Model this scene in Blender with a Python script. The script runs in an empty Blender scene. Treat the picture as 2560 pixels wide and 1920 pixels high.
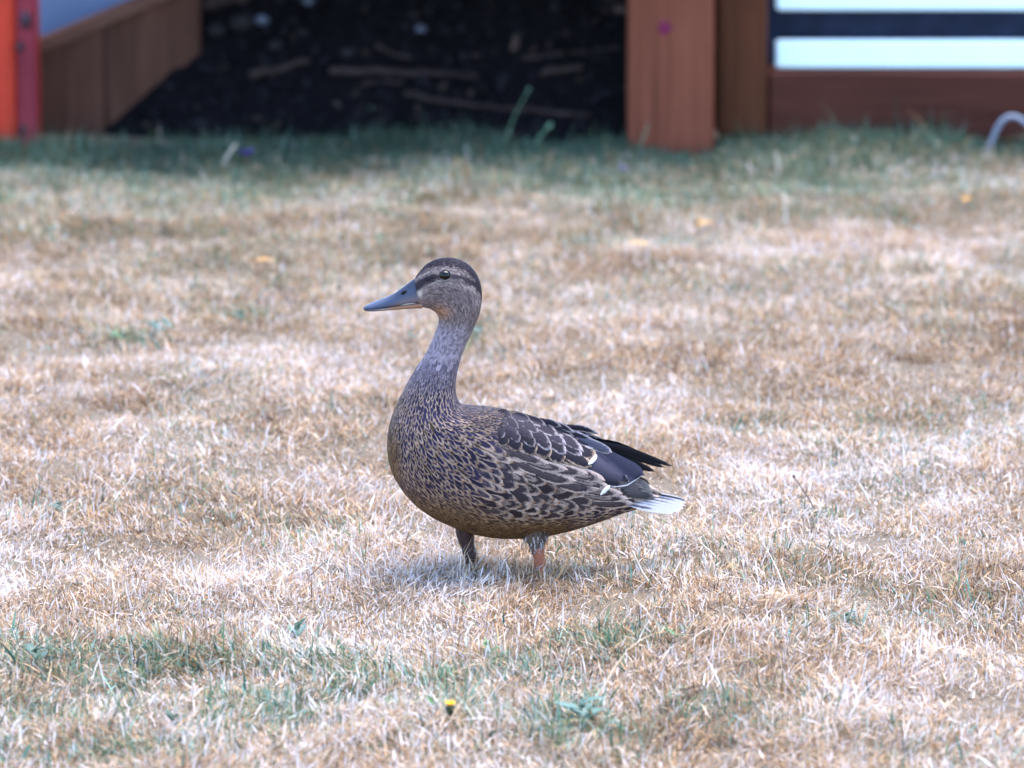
import bpy, math, random
import numpy as np
from mathutils import Vector

SC = bpy.context.scene
COL = SC.collection
rng = np.random.default_rng(7)
random.seed(7)

# ------------------------------------------------------------------ camera, sky, sun, exposure
CAM = np.array([0.0, -6.95, 1.6])
PITCH = math.radians(10.95)
FPX = 13419.0
cam_data = bpy.data.cameras.new('camera')
cam = bpy.data.objects.new('camera', cam_data)
COL.objects.link(cam)
cam.location = CAM
cam.rotation_euler = (math.pi / 2 - PITCH, 0, 0)
cam_data.sensor_width = 36.0
cam_data.lens = FPX / 2560 * 36.0
cam_data.clip_start = 0.1
cam_data.clip_end = 500
cam_data.dof.use_dof = True
cam_data.dof.focus_distance = 7.02
cam_data.dof.aperture_fstop = 5.3
SC.camera = cam

SUN_EL, SUN_AZ = math.radians(70), math.radians(40)      # azimuth measured clockwise from +y
world = bpy.data.worlds.new('World')
SC.world = world
world.use_nodes = True
wn, wl = world.node_tree.nodes, world.node_tree.links
wn.clear()
sky = wn.new('ShaderNodeTexSky')
sky.sky_type = 'NISHITA'
sky.sun_disc = False
sky.sun_elevation = SUN_EL
sky.sun_rotation = SUN_AZ
sky.air_density = 1.0
sky.dust_density = 0.6
sky.ozone_density = 2.4
bg = wn.new('ShaderNodeBackground')
bg.inputs['Strength'].default_value = 0.15
wo = wn.new('ShaderNodeOutputWorld')
wl.new(sky.outputs[0], bg.inputs['Color'])
wl.new(bg.outputs[0], wo.inputs['Surface'])

sd = bpy.data.lights.new('sun', 'SUN')
sd.energy = 1.5
sd.angle = math.radians(48)
sd.color = (1.0, 0.94, 0.86)
sun = bpy.data.objects.new('sun', sd)
COL.objects.link(sun)
sdir = Vector((math.sin(SUN_AZ) * math.cos(SUN_EL), math.cos(SUN_AZ) * math.cos(SUN_EL), math.sin(SUN_EL)))
sun.rotation_euler = sdir.to_track_quat('Z', 'Y').to_euler()
sun.location = (3, -3, 6)

SC.view_settings.view_transform = 'Standard'
SC.view_settings.look = 'None'
SC.view_settings.exposure = 2.78
SC.view_settings.gamma = 1.0
SC.view_settings.use_curve_mapping = False
SC.cycles.max_bounces = 6
SC.cycles.use_denoising = True

# ------------------------------------------------------------------ helpers
SP, CP = math.sin(PITCH), math.cos(PITCH)


def ray(px, py):
    cx, cy = (px - 1280) / FPX, (960 - py) / FPX
    return np.array([cx, CP + cy * SP, -SP + cy * CP])


def at(px, py, Y):
    """world point on the upright plane y = Y"""
    d = ray(px, py)
    return CAM + d * ((Y - CAM[1]) / d[1])


def on_ground(px, py, z=0.0):
    d = ray(px, py)
    return CAM + d * ((z - CAM[2]) / d[2])


def hit(px, py, fn, y0, y1):
    for Y in np.linspace(y0, y1, 400):
        p = at(px, py, Y)
        if p[2] < fn(p[0], p[1]):
            return p
    return at(px, py, y1)


def tag(o, label=None, cat=None, group=None, kind=None):
    if label: o['label'] = label
    if cat: o['category'] = cat
    if group: o['group'] = group
    if kind: o['kind'] = kind
    return o


def mk(name, verts, faces, mat, parent=None, smooth=True, origin=None):
    me = bpy.data.meshes.new(name)
    v = np.asarray(verts, dtype=float)
    if origin is not None:
        v = v - np.asarray(origin)
    me.from_pydata(v.tolist(), [], faces)
    if smooth:
        me.polygons.foreach_set('use_smooth', [True] * len(me.polygons))
    me.materials.append(mat)
    me.update()
    o = bpy.data.objects.new(name, me)
    COL.objects.link(o)
    if parent is not None:
        o.parent = parent
    elif origin is not None:
        o.location = origin
    return o


def empty(name, loc):
    o = bpy.data.objects.new(name, None)
    o.empty_display_size = 0.05
    COL.objects.link(o)
    o.location = loc
    return o


def fast_mesh(name, verts, tris, mat, cols=None, smooth=False):
    me = bpy.data.meshes.new(name)
    nv, nf = len(verts), len(tris)
    me.vertices.add(nv)
    me.vertices.foreach_set('co', np.ascontiguousarray(verts, dtype=np.float32).ravel())
    me.loops.add(nf * 3)
    me.loops.foreach_set('vertex_index', np.ascontiguousarray(tris, dtype=np.int32).ravel())
    me.polygons.add(nf)
    me.polygons.foreach_set('loop_start', np.arange(0, nf * 3, 3, dtype=np.int32))
    if smooth:
        me.polygons.foreach_set('use_smooth', np.ones(nf, dtype=bool))
    me.update(calc_edges=True)
    if cols is not None:
        a = me.attributes.new('tint', 'FLOAT_COLOR', 'POINT')
        c = np.ones((nv, 4), dtype=np.float32)
        c[:, :3] = cols
        a.data.foreach_set('color', c.ravel())
    me.materials.append(mat)
    o = bpy.data.objects.new(name, me)
    COL.objects.link(o)
    return o


_lat = np.random.default_rng(99).random((256, 256))


def noise2(x, y, seed=0):
    x = np.asarray(x, float) + seed * 17.31
    y = np.asarray(y, float) + seed * 41.77
    xi, yi = np.floor(x).astype(int), np.floor(y).astype(int)
    fx, fy = x - xi, y - yi
    fx, fy = fx * fx * (3 - 2 * fx), fy * fy * (3 - 2 * fy)
    a = _lat[xi % 256, yi % 256]; b = _lat[(xi + 1) % 256, yi % 256]
    c = _lat[xi % 256, (yi + 1) % 256]; d = _lat[(xi + 1) % 256, (yi + 1) % 256]
    return (a * (1 - fx) + b * fx) * (1 - fy) + (c * (1 - fx) + d * fx) * fy


def sstep(a, b, x):
    t = np.clip((np.asarray(x, float) - a) / (b - a), 0, 1)
    return t * t * (3 - 2 * t)


def box_vf(x0, x1, y0, y1, z0, z1, bev=0.004):
    """box with chamfered vertical and horizontal edges"""
    b = bev
    v, f = [], []
    rings = [(z0, b), (z0 + b, 0), (z1 - b, 0), (z1, b)]
    for z, i in rings:
        xa, xb, ya, yb = x0 + i, x1 - i, y0 + i, y1 - i
        v += [(xa + b, ya, z), (xb - b, ya, z), (xb, ya + b, z), (xb, yb - b, z),
              (xb - b, yb, z), (xa + b, yb, z), (xa, yb - b, z), (xa, ya + b, z)]
    for r in range(3):
        for k in range(8):
            a, c = r * 8 + k, r * 8 + (k + 1) % 8
            f.append((a, c, c + 8, a + 8))
    f.append(tuple(reversed(range(8))))
    f.append(tuple(range(24, 32)))
    return v, f


def tube_vf(pts, rad, seg=8, closed_tip=True):
    pts = np.asarray(pts, float)
    n = len(pts)
    rad = np.broadcast_to(np.asarray(rad, float), (n,))
    tan = np.gradient(pts, axis=0)
    tan /= np.linalg.norm(tan, axis=1)[:, None] + 1e-9
    ref = np.array([0.0, 1.0, 0.0]) if abs(tan[0][1]) < 0.8 else np.array([1.0, 0, 0])
    v, f = [], []
    for i in range(n):
        a = np.cross(tan[i], ref); a /= np.linalg.norm(a) + 1e-9
        b = np.cross(tan[i], a)
        for k in range(seg):
            t = 2 * math.pi * k / seg
            v.append(pts[i] + rad[i] * (math.cos(t) * a + math.sin(t) * b))
    for i in range(n - 1):
        for k in range(seg):
            k2 = (k + 1) % seg
            f.append((i * seg + k, i * seg + k2, (i + 1) * seg + k2, (i + 1) * seg + k))
    f.append(tuple(reversed(range(seg))))
    f.append(tuple(range((n - 1) * seg, n * seg)))
    return v, f


def smooth_path(pts, n):
    pts = np.asarray(pts, float)
    d = np.r_[0, np.cumsum(np.linalg.norm(np.diff(pts, axis=0), axis=1))]
    s = np.linspace(0, d[-1], n)
    out = np.stack([np.interp(s, d, pts[:, k]) for k in range(pts.shape[1])], 1)
    for _ in range(max(1, n // 10)):
        o2 = out.copy()
        o2[1:-1] = 0.25 * out[:-2] + 0.5 * out[1:-1] + 0.25 * out[2:]
        out = o2
    return out


# ------------------------------------------------------------------ materials
def new_mat(name):
    m = bpy.data.materials.new(name)
    m.use_nodes = True
    nt = m.node_tree
    p = nt.nodes['Principled BSDF']
    return m, nt, p


def mixrgb(nt, fac, a, b, mode='MIX'):
    n = nt.nodes.new('ShaderNodeMix')
    n.data_type = 'RGBA'
    n.blend_type = mode
    for i, s in ((0, fac), (6, a), (7, b)):
        if hasattr(s, 'is_output') or hasattr(s, 'links'):
            nt.links.new(s, n.inputs[i])
        else:
            n.inputs[i].default_value = s if i == 0 else (*s, 1) if len(s) == 3 else s
    return n.outputs[2]


def math_n(nt, op, a, b=None, c=None, clamp=False):
    n = nt.nodes.new('ShaderNodeMath')
    n.operation = op
    n.use_clamp = clamp
    for i, s in enumerate((a, b, c)):
        if s is None: continue
        if hasattr(s, 'links'):
            nt.links.new(s, n.inputs[i])
        else:
            n.inputs[i].default_value = s
    return n.outputs[0]


def noise_n(nt, scale, detail=3, rough=0.55, vec=None, stretch=None):
    tc = nt.nodes.new('ShaderNodeTexCoord')
    src = vec or tc.outputs['Object']
    if stretch:
        mp = nt.nodes.new('ShaderNodeMapping')
        mp.inputs['Scale'].default_value = stretch
        nt.links.new(src, mp.inputs['Vector'])
        src = mp.outputs[0]
    n = nt.nodes.new('ShaderNodeTexNoise')
    n.inputs['Scale'].default_value = scale
    n.inputs['Detail'].default_value = detail
    n.inputs['Roughness'].default_value = rough
    nt.links.new(src, n.inputs['Vector'])
    return n.outputs['Fac']


def ramp(nt, fac, stops):
    r = nt.nodes.new('ShaderNodeValToRGB')
    while len(r.color_ramp.elements) < len(stops):
        r.color_ramp.elements.new(0.5)
    for e, (p, c) in zip(r.color_ramp.elements, stops):
        e.position = p
        e.color = (*c, 1)
    nt.links.new(fac, r.inputs[0])
    return r.outputs[0]


def bump(nt, p, h, strength=0.3, dist=0.002):
    b = nt.nodes.new('ShaderNodeBump')
    b.inputs['Strength'].default_value = strength
    b.inputs['Distance'].default_value = dist
    nt.links.new(h, b.inputs['Height'])
    nt.links.new(b.outputs[0], p.inputs['Normal'])


def wood_mat(name, c0, c1, c2, stretch=(14, 14, 0.8), scale=3.0, rough=0.75):
    m, nt, p = new_mat(name)
    n1 = noise_n(nt, scale, 5, 0.6, stretch=stretch)
    n2 = noise_n(nt, 6.0, 3, 0.5)
    c = ramp(nt, n1, [(0.34, tuple(q * 0.85 for q in c0)), (0.52, c1), (0.70, c2)])
    c = mixrgb(nt, math_n(nt, 'MULTIPLY', n2, 0.8), c, c0)
    nt.links.new(c, p.inputs['Base Color'])
    p.inputs['Roughness'].default_value = rough
    p.inputs['Specular IOR Level'].default_value = 0.08
    bump(nt, p, n1, 0.35, 0.002)
    return m


def plain_mat(name, c, rough=0.6, var=0.25, scale=40, spec=0.15):
    m, nt, p = new_mat(name)
    n = noise_n(nt, scale, 4)
    lo = tuple(max(0, x * (1 - var)) for x in c)
    hi = tuple(min(1, x * (1 + var)) for x in c)
    col = ramp(nt, n, [(0.3, lo), (0.7, hi)])
    nt.links.new(col, p.inputs['Base Color'])
    p.inputs['Roughness'].default_value = rough
    p.inputs['Specular IOR Level'].default_value = spec
    bump(nt, p, n, 0.15, 0.001)
    return m


M_POST = wood_mat('stained_post_wood', (0.105, 0.032, 0.018), (0.16, 0.050, 0.030), (0.20, 0.066, 0.040))
M_POST2 = wood_mat('stained_dark_wood', (0.05, 0.018, 0.009), (0.085, 0.03, 0.015), (0.12, 0.042, 0.021))
M_BEAM = wood_mat('stained_beam_wood', (0.045, 0.0145, 0.0105), (0.07, 0.023, 0.016), (0.095, 0.032, 0.022), stretch=(0.8, 14, 14))
M_CHEEK = wood_mat('weathered_board', (0.05, 0.022, 0.015), (0.075, 0.033, 0.023), (0.095, 0.043, 0.031))
M_CAP = wood_mat('weathered_cap', (0.085, 0.04, 0.028), (0.11, 0.055, 0.04), (0.14, 0.072, 0.055), stretch=(1, 14, 14))
M_RED = plain_mat('red_orange_paint', (0.40, 0.032, 0.016), 0.45, 0.12, 9)
M_DARKBOLT = plain_mat('dark_metal', (0.035, 0.02, 0.03), 0.5, 0.3, 60)
M_MAGENTA = plain_mat('magenta_paint', (0.12, 0.008, 0.042), 0.6, 0.3, 80)
M_WHITE = plain_mat('white_paint', (0.66, 0.80, 0.83), 0.5, 0.04, 6)
M_GREYPANEL = plain_mat('blue_grey_paint', (0.13, 0.19, 0.32), 0.6, 0.08, 6)
M_RECESS = plain_mat('recess_shade', (0.013, 0.019, 0.042), 0.8, 0.3, 20)  # near-black blue stands in for the recess shadow between the white boards
M_DECK = wood_mat('deck_wood', (0.12, 0.06, 0.035), (0.18, 0.09, 0.05), (0.24, 0.13, 0.08), stretch=(14, 0.8, 14))
M_HOOP = plain_mat('white_plastic', (0.15, 0.17, 0.22), 0.4, 0.08, 30)
M_STICK = wood_mat('dead_stick', (0.018, 0.012, 0.012), (0.04, 0.027, 0.026), (0.065, 0.045, 0.043), stretch=(4, 14, 14), scale=6)
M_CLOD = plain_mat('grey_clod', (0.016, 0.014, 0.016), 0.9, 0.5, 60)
M_PEBBLE = plain_mat('pale_pebble', (0.07, 0.078, 0.11), 0.7, 0.2, 60)


def tint_mat(name, transl=0.25, rough=0.6, spec=0.25, noise=0.0):
    m, nt, p = new_mat(name)
    a = nt.nodes.new('ShaderNodeAttribute')
    a.attribute_name = 'tint'
    c = a.outputs['Color']
    nt.links.new(c, p.inputs['Base Color'])
    p.inputs['Roughness'].default_value = rough
    p.inputs['Specular IOR Level'].default_value = spec
    if transl > 0:
        tr = nt.nodes.new('ShaderNodeBsdfTranslucent')
        nt.links.new(c, tr.inputs['Color'])
        mx = nt.nodes.new('ShaderNodeMixShader')
        mx.inputs[0].default_value = transl
        nt.links.new(p.outputs[0], mx.inputs[1])
        nt.links.new(tr.outputs[0], mx.inputs[2])
        nt.links.new(mx.outputs[0], nt.nodes['Material Output'].inputs['Surface'])
    return m


M_GRASS = tint_mat('grass_blade', 0.2, 0.6, 0.12)
M_CHIP = tint_mat('bark_chip', 0.0, 0.9, 0.0)
M_LEAF = tint_mat('weed_leaf', 0.25, 0.5, 0.35)

m, nt, p = new_mat('lawn_thatch')
n1 = noise_n(nt, 180, 4, 0.7)
n2 = noise_n(nt, 9, 4, 0.6)
c1 = ramp(nt, n1, [(0.3, (0.05, 0.032, 0.022)), (0.55, (0.12, 0.08, 0.05)), (0.8, (0.24, 0.17, 0.11))])
c2 = mixrgb(nt, math_n(nt, 'MULTIPLY', n2, 0.4), c1, (0.16, 0.13, 0.075))
nt.links.new(c2, p.inputs['Base Color'])
p.inputs['Roughness'].default_value = 0.9
bump(nt, p, n1, 0.8, 0.01)
M_GROUND = m

m, nt, p = new_mat('dark_soil')
n1 = noise_n(nt, 45, 6, 0.7)
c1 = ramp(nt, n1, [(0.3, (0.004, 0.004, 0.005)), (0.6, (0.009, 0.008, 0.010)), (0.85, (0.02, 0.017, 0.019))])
nt.links.new(c1, p.inputs['Base Color'])
p.inputs['Roughness'].default_value = 0.95
p.inputs['Specular IOR Level'].default_value = 0.0
bump(nt, p, n1, 1.0, 0.02)
M_SOIL = m

# feather: core colour, edge colour, (u, v, edge width) and (inner light, -, -) come as attributes
m, nt, p = new_mat('feather')


def attr(nm):
    a = nt.nodes.new('ShaderNodeAttribute')
    a.attribute_name = nm
    return a


A_core, A_edge, A_uv, A_fp = attr('core'), attr('edge'), attr('fuv'), attr('fpar')
sep = nt.nodes.new('ShaderNodeSeparateXYZ')
nt.links.new(A_uv.outputs['Vector'], sep.inputs[0])
sp2 = nt.nodes.new('ShaderNodeSeparateXYZ')
nt.links.new(A_fp.outputs['Vector'], sp2.inputs[0])
u, v_ = sep.outputs[0], sep.outputs[1]
ew, inner, sharp = sp2.outputs[0], sp2.outputs[1], sp2.outputs[2]
vv = math_n(nt, 'DIVIDE', math_n(nt, 'MAXIMUM', math_n(nt, 'SUBTRACT', v_, sharp), 0.0), math_n(nt, 'SUBTRACT', 1.0, sharp))
r = math_n(nt, 'SQRT', math_n(nt, 'ADD', math_n(nt, 'MULTIPLY', u, u), math_n(nt, 'MULTIPLY', vv, vv)))
nz = noise_n(nt, 260, 3, 0.6)
r2 = math_n(nt, 'ADD', r, math_n(nt, 'MULTIPLY', math_n(nt, 'SUBTRACT', nz, 0.5), 0.55))
lo = math_n(nt, 'SUBTRACT', math_n(nt, 'SUBTRACT', 1.0, ew), 0.10)
e = math_n(nt, 'DIVIDE', math_n(nt, 'SUBTRACT', r2, lo), 0.24, clamp=True)
# inner pale mark
ib = math_n(nt, 'SUBTRACT', 1.0, math_n(nt, 'DIVIDE', math_n(nt, 'ABSOLUTE', math_n(nt, 'SUBTRACT', r2, 0.22)), 0.24), clamp=True)
fac = math_n(nt, 'MAXIMUM', e, math_n(nt, 'MULTIPLY', ib, inner), clamp=True)
col = mixrgb(nt, fac, A_core.outputs['Color'], A_edge.outputs['Color'])
nz2 = noise_n(nt, 900, 2, 0.5)
col = mixrgb(nt, math_n(nt, 'MULTIPLY', nz2, 0.7), col, (0.35, 0.34, 0.38), 'MULTIPLY')
nt.links.new(col, p.inputs['Base Color'])
p.inputs['Roughness'].default_value = 0.62
p.inputs['Specular IOR Level'].default_value = 0.04
bump(nt, p, nz2, 0.25, 0.0005)
M_FEATHER = m

m, nt, p = new_mat('plumage_skin')
a = nt.nodes.new('ShaderNodeAttribute'); a.attribute_name = 'tint'
nz = noise_n(nt, 500, 3, 0.6)
c = mixrgb(nt, math_n(nt, 'MULTIPLY', nz, 0.45), a.outputs['Color'], (0.4, 0.38, 0.4), 'MULTIPLY')
nt.links.new(c, p.inputs['Base Color'])
p.inputs['Roughness'].default_value = 0.8
p.inputs['Specular IOR Level'].default_value = 0.04
bump(nt, p, nz, 0.4, 0.001)
M_SKIN = m

m, nt, p = new_mat('bill_horn')
a = nt.nodes.new('ShaderNodeAttribute'); a.attribute_name = 'tint'
nz = noise_n(nt, 160, 3, 0.5)
c = mixrgb(nt, math_n(nt, 'MULTIPLY', nz, 0.3), a.outputs['Color'], (0.02, 0.024, 0.04))
nt.links.new(c, p.inputs['Base Color'])
p.inputs['Roughness'].default_value = 0.42
p.inputs['Specular IOR Level'].default_value = 0.25
bump(nt, p, nz, 0.15, 0.0006)
M_BILL = m
M_EYE = plain_mat('eye_black', (0.004, 0.003, 0.003), 0.04, 0.2, 50, 0.22)
M_NOSTRIL = plain_mat('nostril_dark', (0.006, 0.006, 0.008), 0.7, 0.2, 50)
M_LEG = plain_mat('orange_leg_skin', (0.25, 0.088, 0.055), 0.5, 0.25, 220)
M_LEGD = plain_mat('dark_leg_skin', (0.035, 0.019, 0.019), 0.5, 0.4, 160)  # far leg, a darker brown than the near one


# ------------------------------------------------------------------ ground
def H(x, y):
    x = np.asarray(x, float); y = np.asarray(y, float)
    h = 0.030 * (noise2(x * 2.6, y * 2.2, 1) - 0.5) + 0.022 * (noise2(x * 6.5, y * 5.5, 2) - 0.5) \
        + 0.008 * (noise2(x * 17, y * 17, 3) - 0.5)
    d2 = (x - 0.0) ** 2 + y ** 2
    h = h * (1 - 0.75 * np.exp(-d2 / 0.05))
    far = np.maximum(np.maximum(np.abs(x) - 4, np.abs(y - 1) - 5), 0)
    return h * np.exp(-far)


gx = np.r_[np.array([-220, -80, -30, -14, -8, -5, -3.6]), np.arange(-2.8, 2.801, 0.03), np.array([3.6, 5, 8, 14, 30, 80, 220])]
gy = np.r_[np.array([-60, -25, -12, -7, -4, -2.6]), np.arange(-1.8, 4.6, 0.03), np.array([5.5, 7, 10, 16, 30, 80, 300])]
X, Y = np.meshgrid(gx, gy, indexing='ij')
V = np.stack([X, Y, H(X, Y)], -1).reshape(-1, 3)
ny = len(gy)
ii, jj = np.meshgrid(np.arange(len(gx) - 1), np.arange(ny - 1), indexing='ij')
a0 = (ii * ny + jj).ravel()
tris = np.concatenate([np.stack([a0, a0 + ny, a0 + ny + 1], 1), np.stack([a0, a0 + ny + 1, a0 + 1], 1)])
g = fast_mesh('lawn_ground', V, tris, M_GROUND, smooth=True)
tag(g, 'uneven thatchy earth under the dry lawn', 'ground', kind='structure')


# ------------------------------------------------------------------ timber surround
def foot_line(x):
    return 3.80 - (x - 0.23) * 0.21 + 0.07 * sstep(-0.62, -0.92, x)


def soil_h(x, y):
    d = y - foot_line(x)
    base = np.maximum(d, -0.2) * 1.35
    base = np.where(base > 0.36, 0.36 + (base - 0.36) * 0.1, base)
    lump = 0.10 * (noise2(x * 6, y * 6, 5) - 0.5) + 0.05 * (noise2(x * 17, y * 17, 6) - 0.5) + 0.025 * (noise2(x * 40, y * 40, 7) - 0.5)
    return base - 0.03 + lump * sstep(-0.05, 0.2, d)


def wood_box(name, x0, x1, y0, y1, z0, z1, mat, parent=None, origin=None, bev=0.005):
    v, f = box_vf(x0, x1, y0, y1, z0, z1, bev)
    return mk(name, v, f, mat, parent, smooth=False, origin=origin)


# post in front of the soil bank
o = np.array([0.32, 3.76, 0.0])
post = empty('timber_post', o)
tag(post, 'thick reddish brown timber post standing against the dark soil bank', 'post')
xl, xr = at(1570, 380, 3.74)[0], at(1783, 380, 3.74)[0]
wood_box('shaft', xl, xr, 3.74, 3.74 + 0.15, -0.12, 0.557, M_POST, post, o, 0.006)
sp = at(1662, 70, 3.738)
v = [sp + np.array([0, 0.0, 0])]
ringv = []
for k in range(16):
    t = 2 * math.pi * k / 16
    rr = 0.0135 * (1 + 0.12 * math.sin(3 * t + 1))
    ringv.append(sp + np.array([rr * math.cos(t), 0.0012, rr * math.sin(t)]))
mk('paint_spot', np.array(v + ringv), [(0, 1 + (k + 1) % 16, 1 + k) for k in range(16)], M_MAGENTA, post, True, o)

o = np.array([0.46, 3.9, 0.0])
xr2 = at(1916, 300, 3.88)[0]
pb = empty('timber_stud', o)
tag(pb, 'narrower dark brown upright timber tucked behind the thick post', 'post')
wood_box('shaft', xr + 0.012, xr2, 3.88, 3.99, 0.02, 0.557, M_POST2, pb, o)
wood_box('packing_strip', xr - 0.03, xr + 0.010, 3.895, 3.985, -0.05, 0.50, M_POST2, pb, o)

# beam and white boards to the right
o = np.array([1.2, 3.95, 0.0])
zb = at(2200, 180, 3.90)[2]
beam = empty('ground_beam', o)
tag(beam, 'long dark red brown timber beam lying along the lawn edge', 'beam')
wood_box('plank', xr2 + 0.004, 2.6, 3.90, 4.02, 0.012, zb, M_BEAM, beam, o, 0.006)
z1a, z1b = at(2200, 177, 3.93)[2], at(2200, 103, 3.93)[2]
z2a = at(2200, 27, 3.93)[2]
lab = ['white painted board resting just above the dark red beam', 'white painted board above the dark gap', ]
wbx = xr2 + 0.02
for k, (za, zt) in enumerate(((zb + 0.003, z1b), (z2a, z2a + 0.07))):
    bo = np.array([1.4, 3.95, za])
    wb = wood_box('white_board', wbx, 2.6, 3.935, 3.96, za, zt, M_WHITE, None, bo, 0.004)
    tag(wb, lab[k], 'board', 'white boards of the slatted side')
o = np.array([1.4, 4.08, 0.0])
bk = wood_box('gap_shade_board', xr2 - 0.06, 2.6, 4.07, 4.09, 0.0, 0.6, M_RECESS, None, o, 0.004)
tag(bk, 'board coloured as the recess shade in the gap between white boards', 'board')

# left: red orange post, sloping cheek board with cap, blue grey panel behind
o = np.array([-1.0, 4.0, 0.0])
rp = empty('red_post', o)
tag(rp, 'bright red orange painted post beside the sloping brown board', 'post')
x0, xm, x1 = at(-70, 200, 3.97)[0], at(38, 200, 3.97)[0], at(88, 200, 3.97)[0]
prof = [(x0, 3.985), (x0 + 0.02, 3.968), (xm - 0.012, 3.966), (xm, 3.972), (x1 - 0.004, 4.02), (x1, 4.03), (x1, 4.09), (x0, 4.09)]
vv_, ff_ = [], []
for z in (-0.1, 1.0):
    vv_ += [(a, b, z) for a, b in prof]
n = len(prof)
ff_ = [(k, (k + 1) % n, n + (k + 1) % n, n + k) for k in range(n)] + [tuple(reversed(range(n))), tuple(range(n, 2 * n))]
mk('shaft', vv_, ff_, M_RED, rp, False, o)
M_RED_SHADE = plain_mat('red_post_shade', (0.17, 0.018, 0.03), 0.5, 0.2, 9)  # darker red for the turned side of the post, shade put into colour
wood_box('shade_side', xm + 0.006, x1 + 0.003, 3.962, 4.015, -0.1, 0.98, M_RED_SHADE, rp, o, 0.004)
for (px, py, rr) in ((68, 45, 0.016), (53, 112, 0.010), (60, 318, 0.009)):
    c = at(px, py, 3.995)
    t = (px - 38) / 50.0
    yy = 3.962
    ring = []
    vb = []
    for dy, rs in ((0.004, 1.0), (-0.006, 0.92), (-0.010, 0.6)):
        for k in range(10):
            a = 2 * math.pi * k / 10
            vb.append((c[0] + rr * 0.8 * rs * math.cos(a), yy + dy, c[2] + rr * 1.25 * rs * math.sin(a)))
    fb = [(r_ * 10 + k, r_ * 10 + (k + 1) % 10, r_ * 10 + 10 + (k + 1) % 10, r_ * 10 + 10 + k) for r_ in range(2) for k in range(10)]
    fb.append(tuple(range(20, 30)))
    mk('bolt', vb, fb, M_DARKBOLT, rp, True, o)

o = np.array([-0.8, 4.1, 0.0])
ck = empty('sloping_board', o)
tag(ck, 'weathered brown retaining board with a sloping top half buried by soil', 'board')
Yc = 4.10
pA, pB = at(80, 108, Yc), at(335, 0, Yc)
sl = (pB[2] - pA[2]) / (pB[0] - pA[0])
xR = at(500, 60, Yc)[0]
xS = at(262, 60, Yc)[0]


def board_quad(nm, xa, xb, mat, y0, y1, dz0, dz1, zbase=None):
    za0 = pA[2] + sl * (xa - pA[0]); zb0 = pA[2] + sl * (xb - pA[0])
    lo_a, lo_b = (zbase, zbase) if zbase is not None else (za0 + dz0, zb0 + dz0)
    v = [(xa, y0, lo_a), (xb, y0, lo_b), (xb, y1, lo_b), (xa, y1, lo_a),
         (xa, y0, za0 + dz1), (xb, y0, zb0 + dz1), (xb, y1, zb0 + dz1), (xa, y1, za0 + dz1)]
    f = [(0, 1, 5, 4), (1, 2, 6, 5), (2, 3, 7, 6), (3, 0, 4, 7), (4, 5, 6, 7), (3, 2, 1, 0)]
    return mk(nm, v, f, mat, ck, False, o)


board_quad('board', x1 - 0.02, xS - 0.002, M_CHEEK, Yc, Yc + 0.05, 0, -0.028, -0.05)
board_quad('board', xS + 0.002, xR, M_CHEEK, Yc + 0.006, Yc + 0.056, 0, -0.028, -0.05)
board_quad('cap', x1 - 0.02, xR + 0.02, M_CAP, Yc - 0.012, Yc + 0.07, -0.027, 0.0)
o = np.array([-0.9, 4.25, 0.0])
gp = wood_box('grey_panel', -1.6, xR - 0.06, 4.24, 4.26, 0.0, 0.62, M_GREYPANEL, None, o)
tag(gp, 'pale blue grey panel behind the sloping brown board', 'panel')

# soil bank
sx = np.arange(-1.75, 0.375, 0.016)
sy = np.linspace(-0.12, 1.5, 105)
X = np.repeat(sx[:, None], len(sy), 1)
Yb = foot_line(X) + sy[None, :]
Z = soil_h(X, Yb)
# keep the bank behind the boards on the left
lim = sstep(-0.93, -0.70, X)
Z = np.where((X < xR - 0.03) & (Yb > Yc + 0.03), np.minimum(Z, 0.05), Z)
V = np.stack([X, Yb, Z], -1).reshape(-1, 3)
ny = len(sy)
ii, jj = np.meshgrid(np.arange(len(sx) - 1), np.arange(ny - 1), indexing='ij')
a0 = (ii * ny + jj).ravel()
tris = np.concatenate([np.stack([a0, a0 + ny, a0 + ny + 1], 1), np.stack([a0, a0 + ny + 1, a0 + 1], 1)])
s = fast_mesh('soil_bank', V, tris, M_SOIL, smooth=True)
tag(s, 'dark lumpy soil bank rising behind the lawn', 'soil', kind='structure')

# bark chips on the bank
n = 5200
cx = rng.uniform(-1.2, 0.36, n)
cy = foot_line(cx) + rng.uniform(-0.02, 0.75, n)
ok = ~((cx < -0.62) & (cy > Yc - 0.01))
cx, cy = cx[ok], cy[ok]
n = len(cx)
cz = soil_h(cx, cy)
L = rng.uniform(0.006, 0.026, n) * np.where(rng.random(n) < 0.12, 1.8, 1)
W = L * rng.uniform(0.25, 0.6, n); T = W * rng.uniform(0.2, 0.6, n)
az = rng.uniform(0, 2 * np.pi, n); tl = rng.normal(0.4, 0.5, n)
d1 = np.stack([np.cos(az) * np.cos(tl), np.sin(az) * np.cos(tl), np.sin(tl)], 1)
up = np.array([0, -0.6, 0.8])
d2 = np.cross(up, d1); d2 /= np.linalg.norm(d2, axis=1)[:, None]
d3 = np.cross(d1, d2)
base = np.stack([cx, cy, cz + 0.003], 1)
cv = []
for sa, sb, sc_ in ((-1, -1, -1), (1, -.6, -1), (1, .8, -1), (-1, 1, -1), (-.8, -.8, 1), (.9, -.5, 1), (.8, .6, 1), (-.9, .7, 1)):
    cv.append(base + d1 * (L * sa * 0.5)[:, None] + d2 * (W * sb * 0.5)[:, None] + d3 * (T * sc_ * 0.5)[:, None])
cv = np.stack(cv, 1)
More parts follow.
